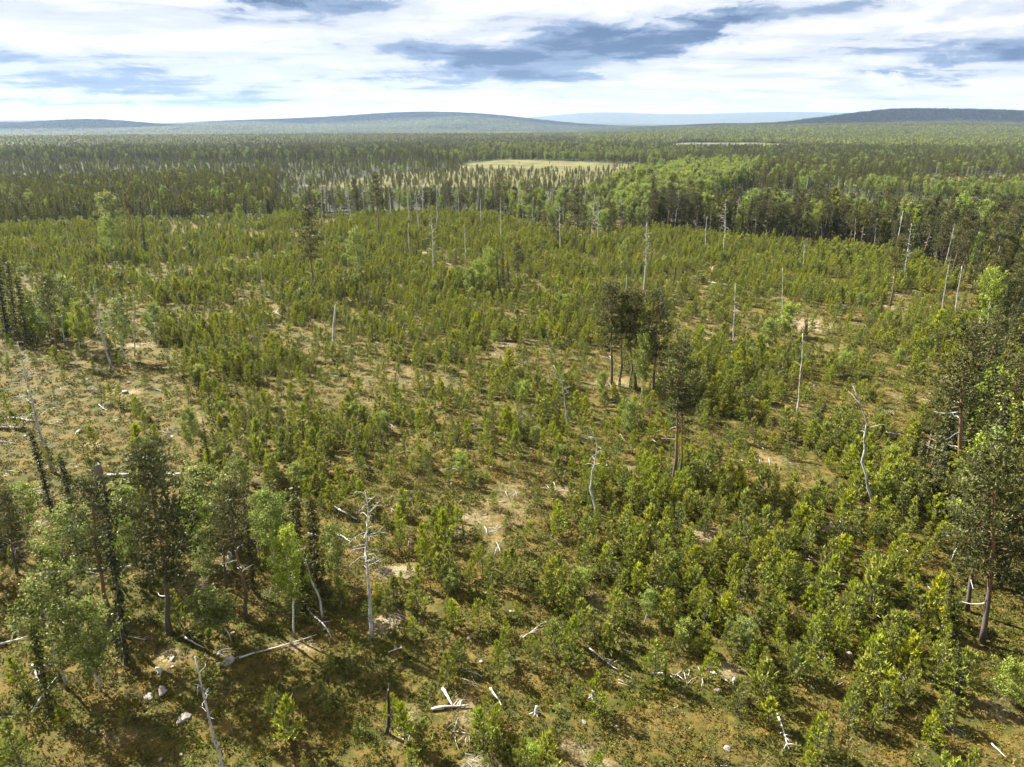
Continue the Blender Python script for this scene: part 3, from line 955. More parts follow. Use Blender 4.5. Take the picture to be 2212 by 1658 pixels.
PINES = [
 (1455, 1052, 1466, 742, 1, 'tall pine with two close trunks and a dense crown, standing alone mid clearing'),
 (1322, 832, 1316, 612, 0, 'orange trunked pine with a broken dead lower limb, in the close group of pines'),
 (1338, 836, 1346, 640, 4, 'thin orange trunked pine second in the close group of pines'),
 (1362, 838, 1362, 640, 4, 'slender pine behind the others of the close group of pines'),
 (1373, 842, 1370, 628, 0, 'tall slim pine in the middle of the close group of pines'),
 (1412, 852, 1420, 634, 2, 'broad dark bushy pine at the end of the close group of pines'),
 (678, 642, 664, 450, 0, 'tall dark trunked pine beside the pale gravel patch'),
 (819, 520, 812, 378, 3, 'tallest dark pine standing out before the far forest edge'),
 (1120, 626, 1116, 526, 7, 'slim pine next to the clump of dark spruces'),
 (1923, 662, 1942, 513, 1, 'pine with a reddish trunk and a bent bushy crown near the forest wall'),
 (122, 780, 98, 600, 4, 'orange trunked pine among the birches on the heath'),
 (367, 1370, 296, 985, 5, 'large pine with a thick brown trunk and many bare limbs in the shady copse'),
 (241, 1380, 186, 1040, 6, 'thin orange pine with bare side limbs beside the black spruce'),
 (533, 1340, 492, 1058, 4, 'straight orange trunked pine in the middle of the shady copse'),
 (490, 1274, 478, 1085, 7, 'dark trunked pine at the back of the shady copse'),
 (37, 1240, 8, 1060, 7, 'slim dark pine at the edge of the picture beside the white log'),
 (2057, 1112, 2098, 715, 4, 'very tall slender pine with a bare orange trunk before the spruce clump'),
 (2088, 1320, 2140, 1000, 2, 'big spreading pine with twisted bare limbs at the forest margin'),
 (2122, 1388, 2175, 985, 5, 'large dark pine rising behind the spreading pine'),
 (2170, 1230, 2212, 985, 1, 'pine with a leaning orange trunk at the picture edge'),
 (973, 481, 968, 394, 3, 'bushy topped pine with a dark trunk in the far row of dead trees'),
 (768, 464, 763, 386, 7, 'slim pine between silver dead trees in the far row'),
 (1240, 538, 1243, 412, 4, 'tall pine with a bare orange trunk in the mixed forest edge'),
 (1257, 532, 1261, 444, 7, 'pine with a tidy round crown in the mixed forest edge'),
 (1185, 533, 1174, 458, 4, 'leaning pine with a flat broad crown in the mixed forest edge'),
 (1205, 532, 1190, 462, 7, 'second leaning pine beside the narrow dark spruce'),
]
SPRUCES = [
 (273, 1436, 226, 1050, 7, .8, 'tall thin blackish spruce with hanging lichen in the shady copse'),
 (651, 1318, 640, 1030, 0, 1.0, 'dense dark spruce behind the white trunked birch of the copse'),
 (690, 1300, 668, 1075, 2, 1.0, 'dark spruce at the sunny end of the copse'),
 (462, 1078, 438, 905, 7, .45, 'nearly bare black spruce spike by the end of the fallen trunk'),
 (107, 1543, 66, 1345, 2, .8, 'ragged small spruce beside crossed sticks'),
 (549, 1283, 533, 1085, 3, .7, 'narrow dark spruce in the middle of the copse'),
 (16, 740, -6, 540, 0, 1.0, 'dark spruce at the heath edge, outermost of three'),
 (36, 728, 18, 560, 3, 1.0, 'dark spruce at the heath edge, middle one of three'),
 (58, 742, 34, 595, 2, .9, 'dark spruce at the heath edge, shortest of three'),
 (315, 556, 307, 472, 0, 1.1, 'dark dense spruce beside the dying orange pine'),
 (1078, 640, 1074, 550, 3, .8, 'dark spruce, first of the clump in mid clearing'),
 (1088, 645, 1086, 543, 0, .8, 'dark spruce, tallest of the clump in mid clearing'),
 (1099, 641, 1098, 556, 3, .8, 'dark spruce, last of the clump in mid clearing'),
 (1206, 541, 1204, 466, 2, .9, 'narrow dark spruce in front of the white dead trees'),
 (1994, 1052, 1996, 946, 2, 1.2, 'low bushy spruce at the front corner of the sunlit spruce clump'),
 (2022, 1065, 2033, 905, 0, 1.2, 'sunlit spruce behind the low bushy one'),
 (2042, 1092, 2055, 856, 0, 1.1, 'tall sunlit spruce at the head of the spruce clump'),
 (2078, 1050, 2094, 880, 4, 1.1, 'broad dark spruce inside the spruce clump'),
 (2110, 1030, 2133, 815, 5, 1.0, 'tall dark spruce in the middle of the spruce clump'),
 (2130, 1020, 2150, 782, 1, 1.0, 'tallest dark spruce of the spruce clump'),
 (2142, 1045, 2164, 810, 0, 1.1, 'yellow green topped spruce of the spruce clump'),
 (2155, 1075, 2178, 843, 4, 1.0, 'broad golden green spruce at the far side of the spruce clump'),
 (2195, 1090, 2212, 860, 3, 1.0, 'dark spruce cut by the picture edge'),
 (2068, 1500, 2070, 1378, 0, .9, 'small pointed spruce with a yellow green side near the brown corner'),
 (2062, 1372, 2052, 1235, 2, 1.0, 'ragged spruce below the spreading pine'),
 (1680, 1175, 1685, 1095, 6, 1.5, 'bright yellow green young spruce among the pines'),
]
BIRCHES = [
 (777, 614, 768, 492, 0, 0, 1.1, 'full leafy birch with a pale trunk on the pale gravel patch'),
 (1352, 640, 1353, 515, 4, 0, .9, 'windblown birch with a white lower trunk beside the big white dead pine'),
 (1030, 642, 1036, 560, 2, 0, 1.1, 'pale round birch beside the clump of dark spruces'),
 (1050, 630, 1055, 534, 6, 0, 1.0, 'taller pale birch touching the clump of dark spruces'),
 (1012, 640, 1016, 580, 5, 0, 1.1, 'low pale birch at the outer side of the mid clearing clump'),
 (268, 778, 254, 640, 0, 0, 1.1, 'bright green birch with two white stems on the heath'),
 (332, 736, 327, 655, 5, 0, 1.1, 'smaller bright birch behind the heath'),
 (314, 652, 306, 570, 1, 0, .9, 'yellowish thin birch beyond the heath'),
 (140, 745, 122, 590, 6, 0, 1.1, 'large pale birch among the trees on the heath'),
 (172, 770, 160, 650, 3, 0, 1.0, 'pale birch leaning over the dark trunks on the heath'),
 (95, 735, 84, 625, 5, 0, 1.2, 'shadowy birch in front of the dark spruces'),
 (1386, 862, 1389, 722, 3, 0, 1.0, 'birch with a white trunk before the broad dark pine'),
 (1360, 952, 1365, 868, 5, 0, 1.1, 'small airy birch below the group of pines'),
 (1303, 862, 1303, 804, 5, 0, 1.3, 'bushy low birch at the foot of the group of pines'),
 (1705, 727, 1708, 656, 5, 0, 1.6, 'round bright green bush like birch on bare ground'),
 (1665, 757, 1664, 690, 5, 0, 1.4, 'pale bush birch next to the round bright one'),
 (418, 982, 402, 880, 5, 0, .8, 'small slender birch with yellow leaves on the heath margin'),
 (144, 1490, 92, 1228, 0, 0, 1.1, 'birch with a wide sunlit crown near the crossed sticks'),
 (218, 1494, 188, 1300, 2, 0, 1.15, 'low crowned birch with a short white foot in the copse'),
 (636, 1378, 613, 1140, 4, 0, 1.0, 'birch with a long white trunk in front of the dark spruce'),
 (176, 1300, 130, 1088, 6, 0, 1.15, 'broad leafy birch over the white log'),
 (442, 1293, 436, 1134, 1, 0, 1.0, 'light airy birch in the middle of the copse'),
 (502, 1392, 470, 1290, 3, -.42, 1.0, 'bent birch bowing over the rocky mound'),
 (2128, 740, 2146, 573, 6, 0, 1.0, 'tall pale birch at the forest margin by the leaning pole'),
 (2105, 597, 2102, 545, 5, 0, 1.3, 'small bright green birch at the forest corner'),
 (2186, 1524, 2190, 1428, 5, 0, 1.2, 'bright green little birch by the brown corner'),
 (2115, 1175, 2126, 942, 0, 0, 1.1, 'pale leafed birch before the spruce clump'),
 (240, 566, 233, 462, 0, 0, 1.0, 'birch clump with several dark stems by the dying pine'),
 (240, 522, 232, 414, 2, 0, 1.2, 'pale topped birch behind the birch clump'),
 (474, 452, 470, 402, 3, 0, .9, 'single bright birch before the dense young stand'),
 (518, 540, 514, 440, 1, 0, .8, 'slender birch with a thin trunk in the far young pines'),
 (838, 529, 838, 504, 5, 0, 1.5, 'tiny bright bush in the far clearing'),
 (270, 1250, 262, 1110, 6, 0, 1.0, 'sunlit birch behind the black spruce'),
 (560, 1215, 552, 1060, 1, 0, 1.1, 'leafy birch at the back of the copse'),
 (730, 1260, 722, 1130, 2, 0, 1.0, 'birch at the sunny end of the copse'),
 (60, 1180, 40, 1040, 6, 0, 1.1, 'leafy birch by the picture edge above the white log'),
 (430, 1215, 418, 1070, 2, 0, 1.1, 'pale birch behind the airy one in the copse'),
]
def spot(u, v):
    P = ground_at(u, v); taken.append((P[0], P[1])); return P
landmarks = []
for i, (u, v, ut, vt, st, lab, nb) in enumerate(SNAGS):
    P = spot(u, v); H = max(1.5, tree_height(P, vt)); ln = lean_for(P, H, ut)
    mat = 'char' if 'charred' in lab or 'dark snapped' in lab else ('pinebark' if 'orange' in lab or 'reddish' in lab else 'dead')
    far = v < 560
    tr, br_ = snag(900 + i, H, st, ln, mat, nb, r0=max(.0125 * H, .17) if far else None)
    t_ = thing('dead_tree', lab, 'dead tree', P)
    link('trunk', tr.mesh('dead_trunk', True), t_)
    for b in br_: link('branch', b.mesh('dead_branch'), t_)
    landmarks.append((P, lab))
for i, (u, v, ut, vt, pi_, lab) in enumerate(PINES):
    P = spot(u, v); H = tree_height(P, vt)
    o_ = place_tree('pine', pi_, P, H, i * 1.3, lab, fat=1.0)
    landmarks.append((P, lab))
    o_.rotation_euler = (0, math.atan(lean_for(P, H, ut)), 0)
    if 'two close trunks' in lab:
        tr2, cr2, lb2 = mature_pine(777, 14, .55, 1.5, .6, 3)
        t2 = link('trunk', tr2.mesh('pine_trunk'), o_, (.75, .3, 0), (0, .03, 0), (14.0 / 16 * .9,) * 3)
        link('crown', cr2.mesh('pine_crown'), o_, (.75, .3, 0), (0, .03, 0), (14.0 / 16 * .9,) * 3)
for i, (u, v, ut, vt, si, ft, lab) in enumerate(SPRUCES):
    P = spot(u, v); H = tree_height(P, vt)
    o_ = place_tree('spruce', si, P, H, i * 1.7, lab, fat=ft)
    landmarks.append((P, lab))
    o_.rotation_euler = (0, math.atan(lean_for(P, H, ut)), i * 1.7 if False else 0)
for i, (u, v, ut, vt, bi, ln, ft, lab) in enumerate(BIRCHES):
    P = spot(u, v); H = tree_height(P, vt)
    landmarks.append((P, lab))
    if ln:
        tr, cr = birch(888, H, 1.4, .45, ln)
        ms = (H, tree_proto('birch', [('trunk', tr), ('crown', cr)]))
        place_tree('birch', 0, P, H, 0, lab, meshes=ms)
    else:
        o_ = place_tree('birch', bi, P, H, i * 2.1, lab, fat=ft * .85)
        o_.rotation_euler = (0, math.atan(lean_for(P, H, ut)), 0)
taken_xy = np.array(taken)

# ------------------------------------------------------------------ the other trees: the largest in view one by one, the rest of each kind as one object
def scatter(x0, x1, y0, y1, spacing, g):
    nx, ny = int((x1 - x0) / spacing), int((y1 - y0) / spacing)
    gx, gy = np.meshgrid(np.arange(nx), np.arange(ny))
    x = x0 + (gx + g.uniform(.02, .98, gx.shape)) * spacing
    y = y0 + (gy + g.uniform(.02, .98, gy.shape)) * spacing
    return x.ravel(), y.ravel()
HALF = math.tan(R(42.5))
pool = {k: [] for k in NAME}                               # kind -> arrays of x, y, H, fat, zone
def put(kind, x, y, H, fat, zone):
    pool[kind].append(np.column_stack([x, y, H, fat, np.full(len(x), zone)]))
# young pines of the clearing
x, y = scatter(-330, 330, 22, 345, 1.48, rng)
ok = (np.abs(x) < y * HALF + 14) & inside(x, y, CLEARING)
x, y = x[ok], y[ok]
dens = np.full(len(x), .74)
dens = np.where(inside(x, y, HEATH), .10, dens)
dens = np.where(inside(x, y, COPSE), .085, dens)
dens = np.where(inside(x, y, CENTRE), .42, dens)
dens = np.where(inside(x, y, CORNER), .02, dens)
cl = fbm(x, y, 16.0, 3)
dens = dens * np.clip(.55 + (cl - .36) * 2.6, .35, 1.15)
dens = dens * (1 - .75 * np.clip(bare(x, y) * 1.2, 0, 1))
ok = rng.random(len(x)) < dens
x, y, cl = x[ok], y[ok], cl[ok]
dmin = np.full(len(x), 9.0)
for tx, ty in taken_xy:
    dmin = np.minimum(dmin, np.hypot(x - tx, y - ty))
ok = dmin > .8
x, y, cl = x[ok], y[ok], cl[ok]
H = np.clip(rng.normal(2.75, .7, len(x)) + (cl - .5) * 2.2, 1.1, 5.2)
H = np.where(rng.random(len(x)) < .22, H * rng.uniform(.35, .6, len(x)), H)
put('young', x, y, H, rng.uniform(.85, 1.15, len(x)), 0)
# small birch seedlings among them
k = rng.random(len(x)) < .025
put('birch', x[k] + .7, y[k] + .4, rng.uniform(1.5, 4.0, k.sum()), np.full(k.sum(), 1.4), 0)
k = rng.random(len(x)) < .008
put('spruce', x[k] + .7, y[k] - .5, rng.uniform(1.8, 5.5, k.sum()), np.full(k.sum(), 1.4), 0)
# forest round and beyond the clearing
x, y = scatter(-1250, 1250, 30, 1300, 2.9, rng)
d = np.hypot(x, y)
ok = (np.abs(x) < y * HALF + 25) & (d < 1280) & ~inside(x, y, CLEARING)
x, y, d = x[ok], y[ok], d[ok]
u_, v_, dep_ = project(np.column_stack([x, y, np.zeros(len(x))]))
openz = inside(x, y, BOG_MID) | inside(x, y, BOG_RIGHT) | inside(x, y, POND) | inside(x, y, POND_SHORE)
bogp = inside(x, y, BOGPINE)
bir = inside(x, y, BIRCHY)
leftz = (u_ < 640) & (d > 190) & (d < 560)
margin = (u_ > 1950) & (d < 215)
rightw = (u_ > 1400) & (d >= 200) & (d < 300) & ~margin
rback = (u_ > 1400) & (d >= 300) & (d < 440)
cedge = (u_ >= 640) & (u_ <= 1400) & (d < 345)
pat = fbm(x * .55, y, 95.0, 4)
pat2 = fbm(x * .6 + 400, y, 60.0, 3)
q = rng.random(len(x))
kind = np.full(len(x), -1)                                 # 0 pole stage pine (young form), 1 old pine, 2 spruce, 3 birch, 4 dead
keep = np.full(len(x), .36)
Hh = np.full(len(x), 8.0)
def assign(mask, w, lo, hi, dn):
    w = np.cumsum(np.asarray(w, float)); w /= w[-1]
    kk = np.searchsorted(w, q[mask])
    kind[mask] = kk
    Hh[mask] = rng.uniform(lo, hi, mask.sum())
    keep[mask] = dn
far_m = d > 0
assign(far_m & (pat < .43), [22, 10, 52, 14, 2], 8, 12.5, .32)
assign(far_m & (pat >= .43) & (pat < .56), [62, 14, 14, 8, 2], 7, 10, .36)
assign(far_m & (pat >= .56), [30, 26, 14, 14, 16], 6.5, 10.5, .25)
assign(far_m & (pat2 > .66), [16, 6, 18, 58, 2], 7, 10.5, .36)
vv = v_ + (fbm(x * .3, y, 45.0, 3) - .5) * 16 * np.clip((v_ - 290) / 60, .3, 1)
uu = u_ + (fbm(x, y * .5, 80.0, 2) - .5) * 300
Lz, Rz = uu < 960, uu > 1450
Cz = ~(Lz | Rz)
assign(Lz & (vv < 330), [44, 18, 12, 8, 18], 5, 8.5, .24)
assign(Lz & (vv >= 330) & (vv < 352), [18, 10, 62, 8, 2], 8, 12, .36)
assign(Lz & (vv >= 352) & (vv < 405), [52, 13, 9, 8, 18], 4.5, 7.5, .25)
assign(Rz & (vv >= 322) & (vv < 376), [30, 22, 38, 9, 1], 6.5, 10, .36)
assign(Rz & (vv < 322), [12, 8, 32, 46, 2], 7, 10, .34)
assign(Cz & (vv >= 318) & (vv < 346), [15, 10, 52, 22, 1], 7.5, 11, .40)
assign(Cz & (vv < 318), [50, 15, 15, 5, 15], 5, 8, .26)
assign(leftz, [84, 5, 4, 5, 2], 6.0, 9.0, .62)
assign(leftz & (d < 330) & (u_ < 260), [84, 4, 5, 6, 1], 4.5, 7.5, .62)
midback = (u_ >= 600) & (u_ <= 1420) & (d >= 345) & (d < 660)
assign(midback, [55, 8, 10, 6, 12], 3.5, 6.5, .24)
assign(cedge, [14, 24, 34, 24, 4], 7.5, 11.5, .42)
assign(cedge & (u_ > 1120), [6, 14, 36, 40, 4], 6, 11.5, .42)
assign(bogp, [66, 6, 4, 3, 21], 2.6, 6.2, .26)
assign(bir, [2, 6, 18, 73, 1], 9, 13, .52)
assign(rback, [40, 20, 22, 14, 4], 5.5, 9, .34)
assign(rback & (d > 325) & ~bir, [66, 8, 8, 4, 14], 2.2, 4.6, .22)
assign(rback & bir, [2, 6, 18, 73, 1], 9, 13, .5)
assign(rightw, [6, 40, 40, 12, 2], 11, 15.5, .62)
assign(margin, [6, 30, 54, 8, 2], 8, 14, .50)
d2 = (d > 700)
Hh[d2] *= .92
Hh *= rng.choice([1.0, 1.0, 1.0, .75, 1.18], len(x))
keep = np.where(openz, .004, keep)
Hh = np.where(openz, Hh * .4, Hh)
ok = rng.random(len(x)) < keep
for kk, nm in enumerate(['pole', 'pine', 'spruce', 'birch', 'snag']):
    for zmask, zc in ((margin, 1), (rightw, 2), (cedge | bir, 3), (leftz, 4), (~(margin | rightw | cedge | bir | leftz), 5)):
        s = ok & (kind == kk) & zmask
        if s.any():
            fat = np.full(s.sum(), 1.0)
            if nm == 'pole': fat = rng.uniform(.8, 1.15, s.sum())
            if nm == 'pine': fat = rng.uniform(.9, 1.15, s.sum()) * np.clip(11 / Hh[s], .9, 1.5)
            if nm == 'spruce': fat = rng.uniform(.8, 1.15, s.sum())
            put(nm, x[s], y[s], Hh[s], fat, zc)
# trees standing outside the picture, beyond the near edges, that throw shade into it, and more copse trees
cop = scatter(-70, 0, 26, 78, 3.6, rng)
cu, cv, _ = project(np.column_stack([cop[0], cop[1], np.zeros(len(cop[0]))]))
s = ((cu < -30) & (cv > 1040) & (rng.random(len(cu)) < .55)) | ((cu > 0) & (cu < 740) & (cv > 1090) & (cv < 1330) & (cv < 1120 + cu * .55 + 130) & (rng.random(len(cu)) < .36))
s &= np.array([np.min(np.hypot(taken_xy[:, 0] - a, taken_xy[:, 1] - b)) > 1.6 for a, b in zip(*cop)])
kk = rng.choice(3, len(cu), p=[.22, .33, .45])
for c, nm in enumerate(['pine', 'spruce', 'birch']):
    t_ = s & (kk == c)
    put(nm, cop[0][t_], cop[1][t_], rng.uniform(6.5, 11.5, t_.sum()), rng.uniform(.9, 1.15, t_.sum()), 6)

ZL = {0: 'in the clearing', 1: 'in the forest margin beside the clearing', 2: 'in the forest wall behind the clearing', 3: 'in the mixed far forest edge',
      4: 'in the dense stand beyond the heath', 5: 'on the wooded plain beyond', 6: 'in the shady copse'}
LOOK = {'young': 'light green young pine', 'pole': 'olive green slender pine', 'pine': 'dark green bare trunked pine', 'spruce': 'narrow dark pointed spruce',
        'birch': 'light green leafy birch', 'snag': 'grey leafless dead tree'}
proto_cols = {}
def proto_collection(kind):
    c = bpy.data.collections.new('sources_' + kind)        # not linked to the scene: only read by the mass of its kind
    for i, (H0, ps) in enumerate(PROTO[kind]):
        j = Part()
        for _, p_ in ps: j.join(p_)
        c.objects.link(bpy.data.objects.new('%s_%02d' % (kind, i), j.mesh(kind)))
    return c
def mass(name, label, cat, pts, rotz, scale, idx, coll):
    """One object: a cloud of points, each drawn with one of the sources in COLL."""
    me = bpy.data.meshes.new(name)
    me.vertices.add(len(pts)); me.vertices.foreach_set('co', np.asarray(pts, np.float32).ravel())
    a = me.attributes.new('turn', 'FLOAT_VECTOR', 'POINT'); a.data.foreach_set('vector', np.asarray(rotz, np.float32).ravel())
    a = me.attributes.new('size', 'FLOAT_VECTOR', 'POINT'); a.data.foreach_set('vector', np.asarray(scale, np.float32).ravel())
    a = me.attributes.new('which', 'INT', 'POINT'); a.data.foreach_set('value', np.asarray(idx, np.int32).ravel())
    ng = bpy.data.node_groups.new(name, 'GeometryNodeTree')
    ng.interface.new_socket('Geometry', in_out='INPUT', socket_type='NodeSocketGeometry')
    ng.interface.new_socket('Geometry', in_out='OUTPUT', socket_type='NodeSocketGeometry')
    gi, go = ng.nodes.new('NodeGroupInput'), ng.nodes.new('NodeGroupOutput')
    ip, ci = ng.nodes.new('GeometryNodeInstanceOnPoints'), ng.nodes.new('GeometryNodeCollectionInfo')
    ci.inputs['Collection'].default_value = coll
    ci.inputs['Separate Children'].default_value = True
    ci.inputs['Reset Children'].default_value = True
    ip.inputs['Pick Instance'].default_value = True
    def attr(n, t):
        nd = ng.nodes.new('GeometryNodeInputNamedAttribute'); nd.data_type = t; nd.inputs['Name'].default_value = n
        return nd.outputs['Attribute']
    e2r = ng.nodes.new('FunctionNodeEulerToRotation')
    L = ng.links.new
    L(gi.outputs[0], ip.inputs['Points']); L(ci.outputs[0], ip.inputs['Instance'])
    L(attr('which', 'INT'), ip.inputs['Instance Index'])
    L(attr('turn', 'FLOAT_VECTOR'), e2r.inputs[0]); L(e2r.outputs[0], ip.inputs['Rotation'])
    L(attr('size', 'FLOAT_VECTOR'), ip.inputs['Scale'])
    L(ip.outputs[0], go.inputs[0])
    o = link(name, me)
    md = o.modifiers.new('instances', 'NODES'); md.node_group = ng
    return tag(o, label, cat, kind='stuff')
MASS = {'young': ('young_pine_stand', 'countless light green young pines filling the clearing', 'young pines'),
        'pole': ('slender_pine_stand', 'mass of slender olive green pines in the stands beyond the clearing', 'pine stand'),
        'pine': ('pine_forest', 'mass of old pines in the forest beyond the clearing', 'pine forest'),
        'spruce': ('spruce_forest', 'mass of dark pointed spruces in the forest beyond the clearing', 'spruce forest'),
        'birch': ('birch_wood', 'mass of light green birches on the slope and among the conifers', 'birch wood'),
        'snag': ('dead_tree_stand', 'scatter of grey dead trees over the boggy forest', 'dead trees')}
SINGLE = {'young': 300, 'pole': 260, 'pine': 270, 'spruce': 270, 'birch': 260, 'snag': 200}
used_young = []
for kd in ['young', 'pole', 'pine', 'spruce', 'birch', 'snag']:
    A = np.concatenate(pool[kd])
    z = height(A[:, 0], A[:, 1])
    P = np.column_stack([A[:, 0], A[:, 1], z])
    mid = P.copy(); mid[:, 2] += A[:, 2] * .6
    u, v, dep = project(mid)
    size = A[:, 2] / np.hypot(np.hypot(P[:, 0], P[:, 1]), CAM_H - P[:, 2]) * ((u > 4) & (u < 2208) & (v < 1652) & (dep > 0))
    order = np.argsort(-size)
    single = order[:SINGLE[kd]]
    single = single[size[single] > 0]
    rest = np.setdiff1d(np.arange(len(A)), single)
    nproto = len(PROTO[kd])
    closest = {}
    for (lp, llab) in landmarks:
        dd = np.hypot(P[single, 0] - lp[0], P[single, 1] - lp[1])
        jj = int(np.argmin(dd)); txt = LOOK[kd] + ' nearest the ' + llab
        if dd[jj] < 9 and int(single[jj]) not in closest and len(txt.split()) <= 16:
            closest[int(single[jj])] = txt
    for i in single:
        zc = int(A[i, 4])
        lab = LOOK[kd] + ' ' + ZL[zc]
        if kd == 'young' or zc == 0:
            where = ('in front of the shady copse' if u[i] < 560 else 'near the charred stump trunk' if u[i] < 1000 else
                     'among pale stones and broken wood in the clearing' if u[i] < 1500 else 'in the dense thicket before the brown corner')
            if zc == 0: lab = LOOK[kd] + ' ' + where
        grp = lab.replace(LOOK[kd], NAME[kd][1] + 's')
        if i in closest: lab = closest[i]
        o_ = place_tree(kd, int(rng.integers(nproto)), P[i], A[i, 2], rng.uniform(0, 2 * PI), lab, grp, fat=A[i, 3])
        o_.rotation_euler = (rng.normal(0, .025), rng.normal(0, .025), o_.rotation_euler[2])
    idx = rng.integers(0, nproto, len(rest))
    H0 = np.array([h for h, _ in PROTO[kd]])[idx]
    s = A[rest, 2] / H0
    nm, lab, cat = MASS[kd]
    turn = np.column_stack([rng.normal(0, .03, len(rest)), rng.normal(0, .03, len(rest)), rng.uniform(0, 2 * PI, len(rest))])
    mass(nm, lab, cat, P[rest], turn, np.column_stack([s * A[rest, 3], s * A[rest, 3], s]), idx, proto_collection(kd))
    print(kd, len(single), len(rest))

# ------------------------------------------------------------------ distant forest: patches of simple trees to the horizon
def tiny_tree(g, kind, H):
    p = Part()
    if kind == 'spruce':
        n, prof, wd, mt = 34, lambda t: .15 * H * (1 - t) ** .8 + .12, .5, 'spruce'
    elif kind == 'pine':
        n, prof, wd, mt = 34, lambda t: .17 * H * np.sin(PI * np.clip(.25 + .7 * t, 0, 1)) + .1, .6, 'pine'
    else:
        n, prof, wd, mt = 34, lambda t: .18 * H * np.sin(PI * np.clip(.15 + .8 * t, 0, 1)) + .1, .6, 'birch'
    t = g.uniform(.15 if kind == 'spruce' else .38, 1, n)
    a = g.uniform(0, 2 * PI, n)
    rr = prof(t) * np.sqrt(g.uniform(.2, 1, n))
    P = np.column_stack([np.cos(a) * rr, np.sin(a) * rr, t * H])
    A = np.column_stack([np.cos(a), np.sin(a), g.normal(-.2 if kind == 'spruce' else .3, .3, n)])
    p.soup(tufts(g, P, A, .10 * H, 1, .9, .5), mt, np.clip(g.normal(.45, .2, n), 0, 1))
    V, T = tube(np.array([[0, 0, 0], [0, 0, H * .95]]), [.013 * H, .03], 3, False)
    p.add(V, T, 'pinebark' if kind == 'pine' else 'darkbark')
    return p
far_c = bpy.data.collections.new('sources_far')
FAR_MIX = [[.7, .25, .05], [.3, .62, .08], [.15, .8, .05], [.4, .2, .4], [.85, .12, .03], [.45, .45, .1]]
for i, mixw in enumerate(FAR_MIX):
    g = np.random.default_rng(600 + i)
    j = Part()
    for kx in range(20):
        kd = ['spruce', 'pine', 'birch'][int(g.choice(3, p=mixw))]
        tp = tiny_tree(g, kd, g.uniform(6.5, 12.5))
        off = np.array([g.uniform(-10, 10), g.uniform(-10, 10), -.4])
        tp.V = [V + off for V in tp.V]
        j.join(tp)
    far_c.objects.link(bpy.data.objects.new('far_%02d' % i, j.mesh('far')))
fx, fy, fs = [], [], []
for (ra, rb, cell, sc) in ((1250, 2300, 17, 1.0), (2300, 4200, 21, 1.05), (4200, 9500, 36, 1.35)):
    x, y = scatter(-rb * .72, rb * .72, ra * .7, rb, cell, rng)
    d = np.hypot(x, y)
    k = (d >= ra) & (d < rb) & (np.abs(x) < y * HALF + 60)
    fx.append(x[k]); fy.append(y[k]); fs.append(np.full(k.sum(), sc))
fx, fy, fs = np.concatenate(fx), np.concatenate(fy), np.concatenate(fs)
d = np.hypot(fx, fy)
gap = fbm(fx * .35, fy, 260.0, 3)
k = ~((gap > .615) & (d < 4200) & (rng.random(len(fx)) < .93)) & (rng.random(len(fx)) < .9)
k &= ~(inside(fx, fy, POND) | inside(fx, fy, POND_SHORE))
fx, fy, fs, d = fx[k], fy[k], fs[k], d[k]
pt = fbm(fx * .4, fy, 320.0, 4) + rng.normal(0, .05, len(fx))
idx = np.digitize(pt, [.36, .44, .52, .58, .64])
idx = np.array([4, 0, 1, 2, 5, 3])[idx]
fu, fv, _ = project(np.column_stack([fx, fy, np.zeros(len(fx))]))
fv = fv + (fbm(fx * .3, fy, 300.0, 3) - .5) * 10
idx = np.where((fu > 1250) & (fv > 290) & (fv < 312) & (rng.random(len(fx)) < .7), 3, idx)
idx = np.where((fu > 1150) & (fv > 268) & (fv < 284) & (rng.random(len(fx)) < .8), 4, idx)
idx = np.where((fu > 500) & (fu < 1000) & (fv > 284) & (fv < 298) & (rng.random(len(fx)) < .8), 4, idx)
idx = np.where((fu < 900) & (fv > 298) & (rng.random(len(fx)) < .7), 2, idx)
right_hill = (fx > 1900) & (fy > 3900)
idx = np.where(right_hill & (rng.random(len(fx)) < .7), 4, idx)  # darker spruce mix on this hill stands in for cloud shade
fz = height(fx, fy)
sc = fs * rng.uniform(.8, 1.15, len(fx))
turn = np.column_stack([np.zeros(len(fx)), np.zeros(len(fx)), rng.uniform(0, 2 * PI, len(fx))])
wide = np.where(d > 4200, 1.7, 1.0)
mass('distant_forest', 'endless dark conifer forest reaching to the hills on the horizon', 'forest', np.column_stack([fx, fy, fz]), turn,
     np.column_stack([sc * wide, sc * wide, fs * rng.uniform(.75, 1.1, len(fx))]), idx, far_c)
print('far', len(fx))

# ------------------------------------------------------------------ ground cover of the clearing
cov_c = bpy.data.collections.new('sources_cover')
def clump(seed, mat, n, r, h, ln, wd, up):
    g = np.random.default_rng(seed); p = Part()
    a = g.uniform(0, 2 * PI, n); rr = r * np.sqrt(g.uniform(0, 1, n))
    P = np.column_stack([np.cos(a) * rr, np.sin(a) * rr, h * g.uniform(0, 1, n) * (1 - (rr / r) ** 2)])
    A = np.column_stack([np.cos(a) * .6, np.sin(a) * .6, np.full(n, up)])
    p.soup(tufts(g, P, A, ln, 3, wd, .9), mat, np.clip(np.repeat(g.normal(.45, .2, n), 3) + g.normal(0, .15, 3 * n), 0, 1)); return p
covers = []
for i in range(3): covers.append(clump(20 + i, 'heather', 38, .45, .32, .14, .06, .8))
for i in range(3): covers.append(clump(30 + i, 'moss', 38, .50, .20, .13, .07, .6))
for i in range(2): covers.append(clump(40 + i, 'straw', 34, .40, .10, .34, .022, .55))
covers.append(clump(50, 'birch', 34, .32, .55, .12, .08, .8))
for i, p_ in enumerate(covers):
    cov_c.objects.link(bpy.data.objects.new('cover_%02d' % i, p_.mesh('cover')))
cxs, cys = [], []
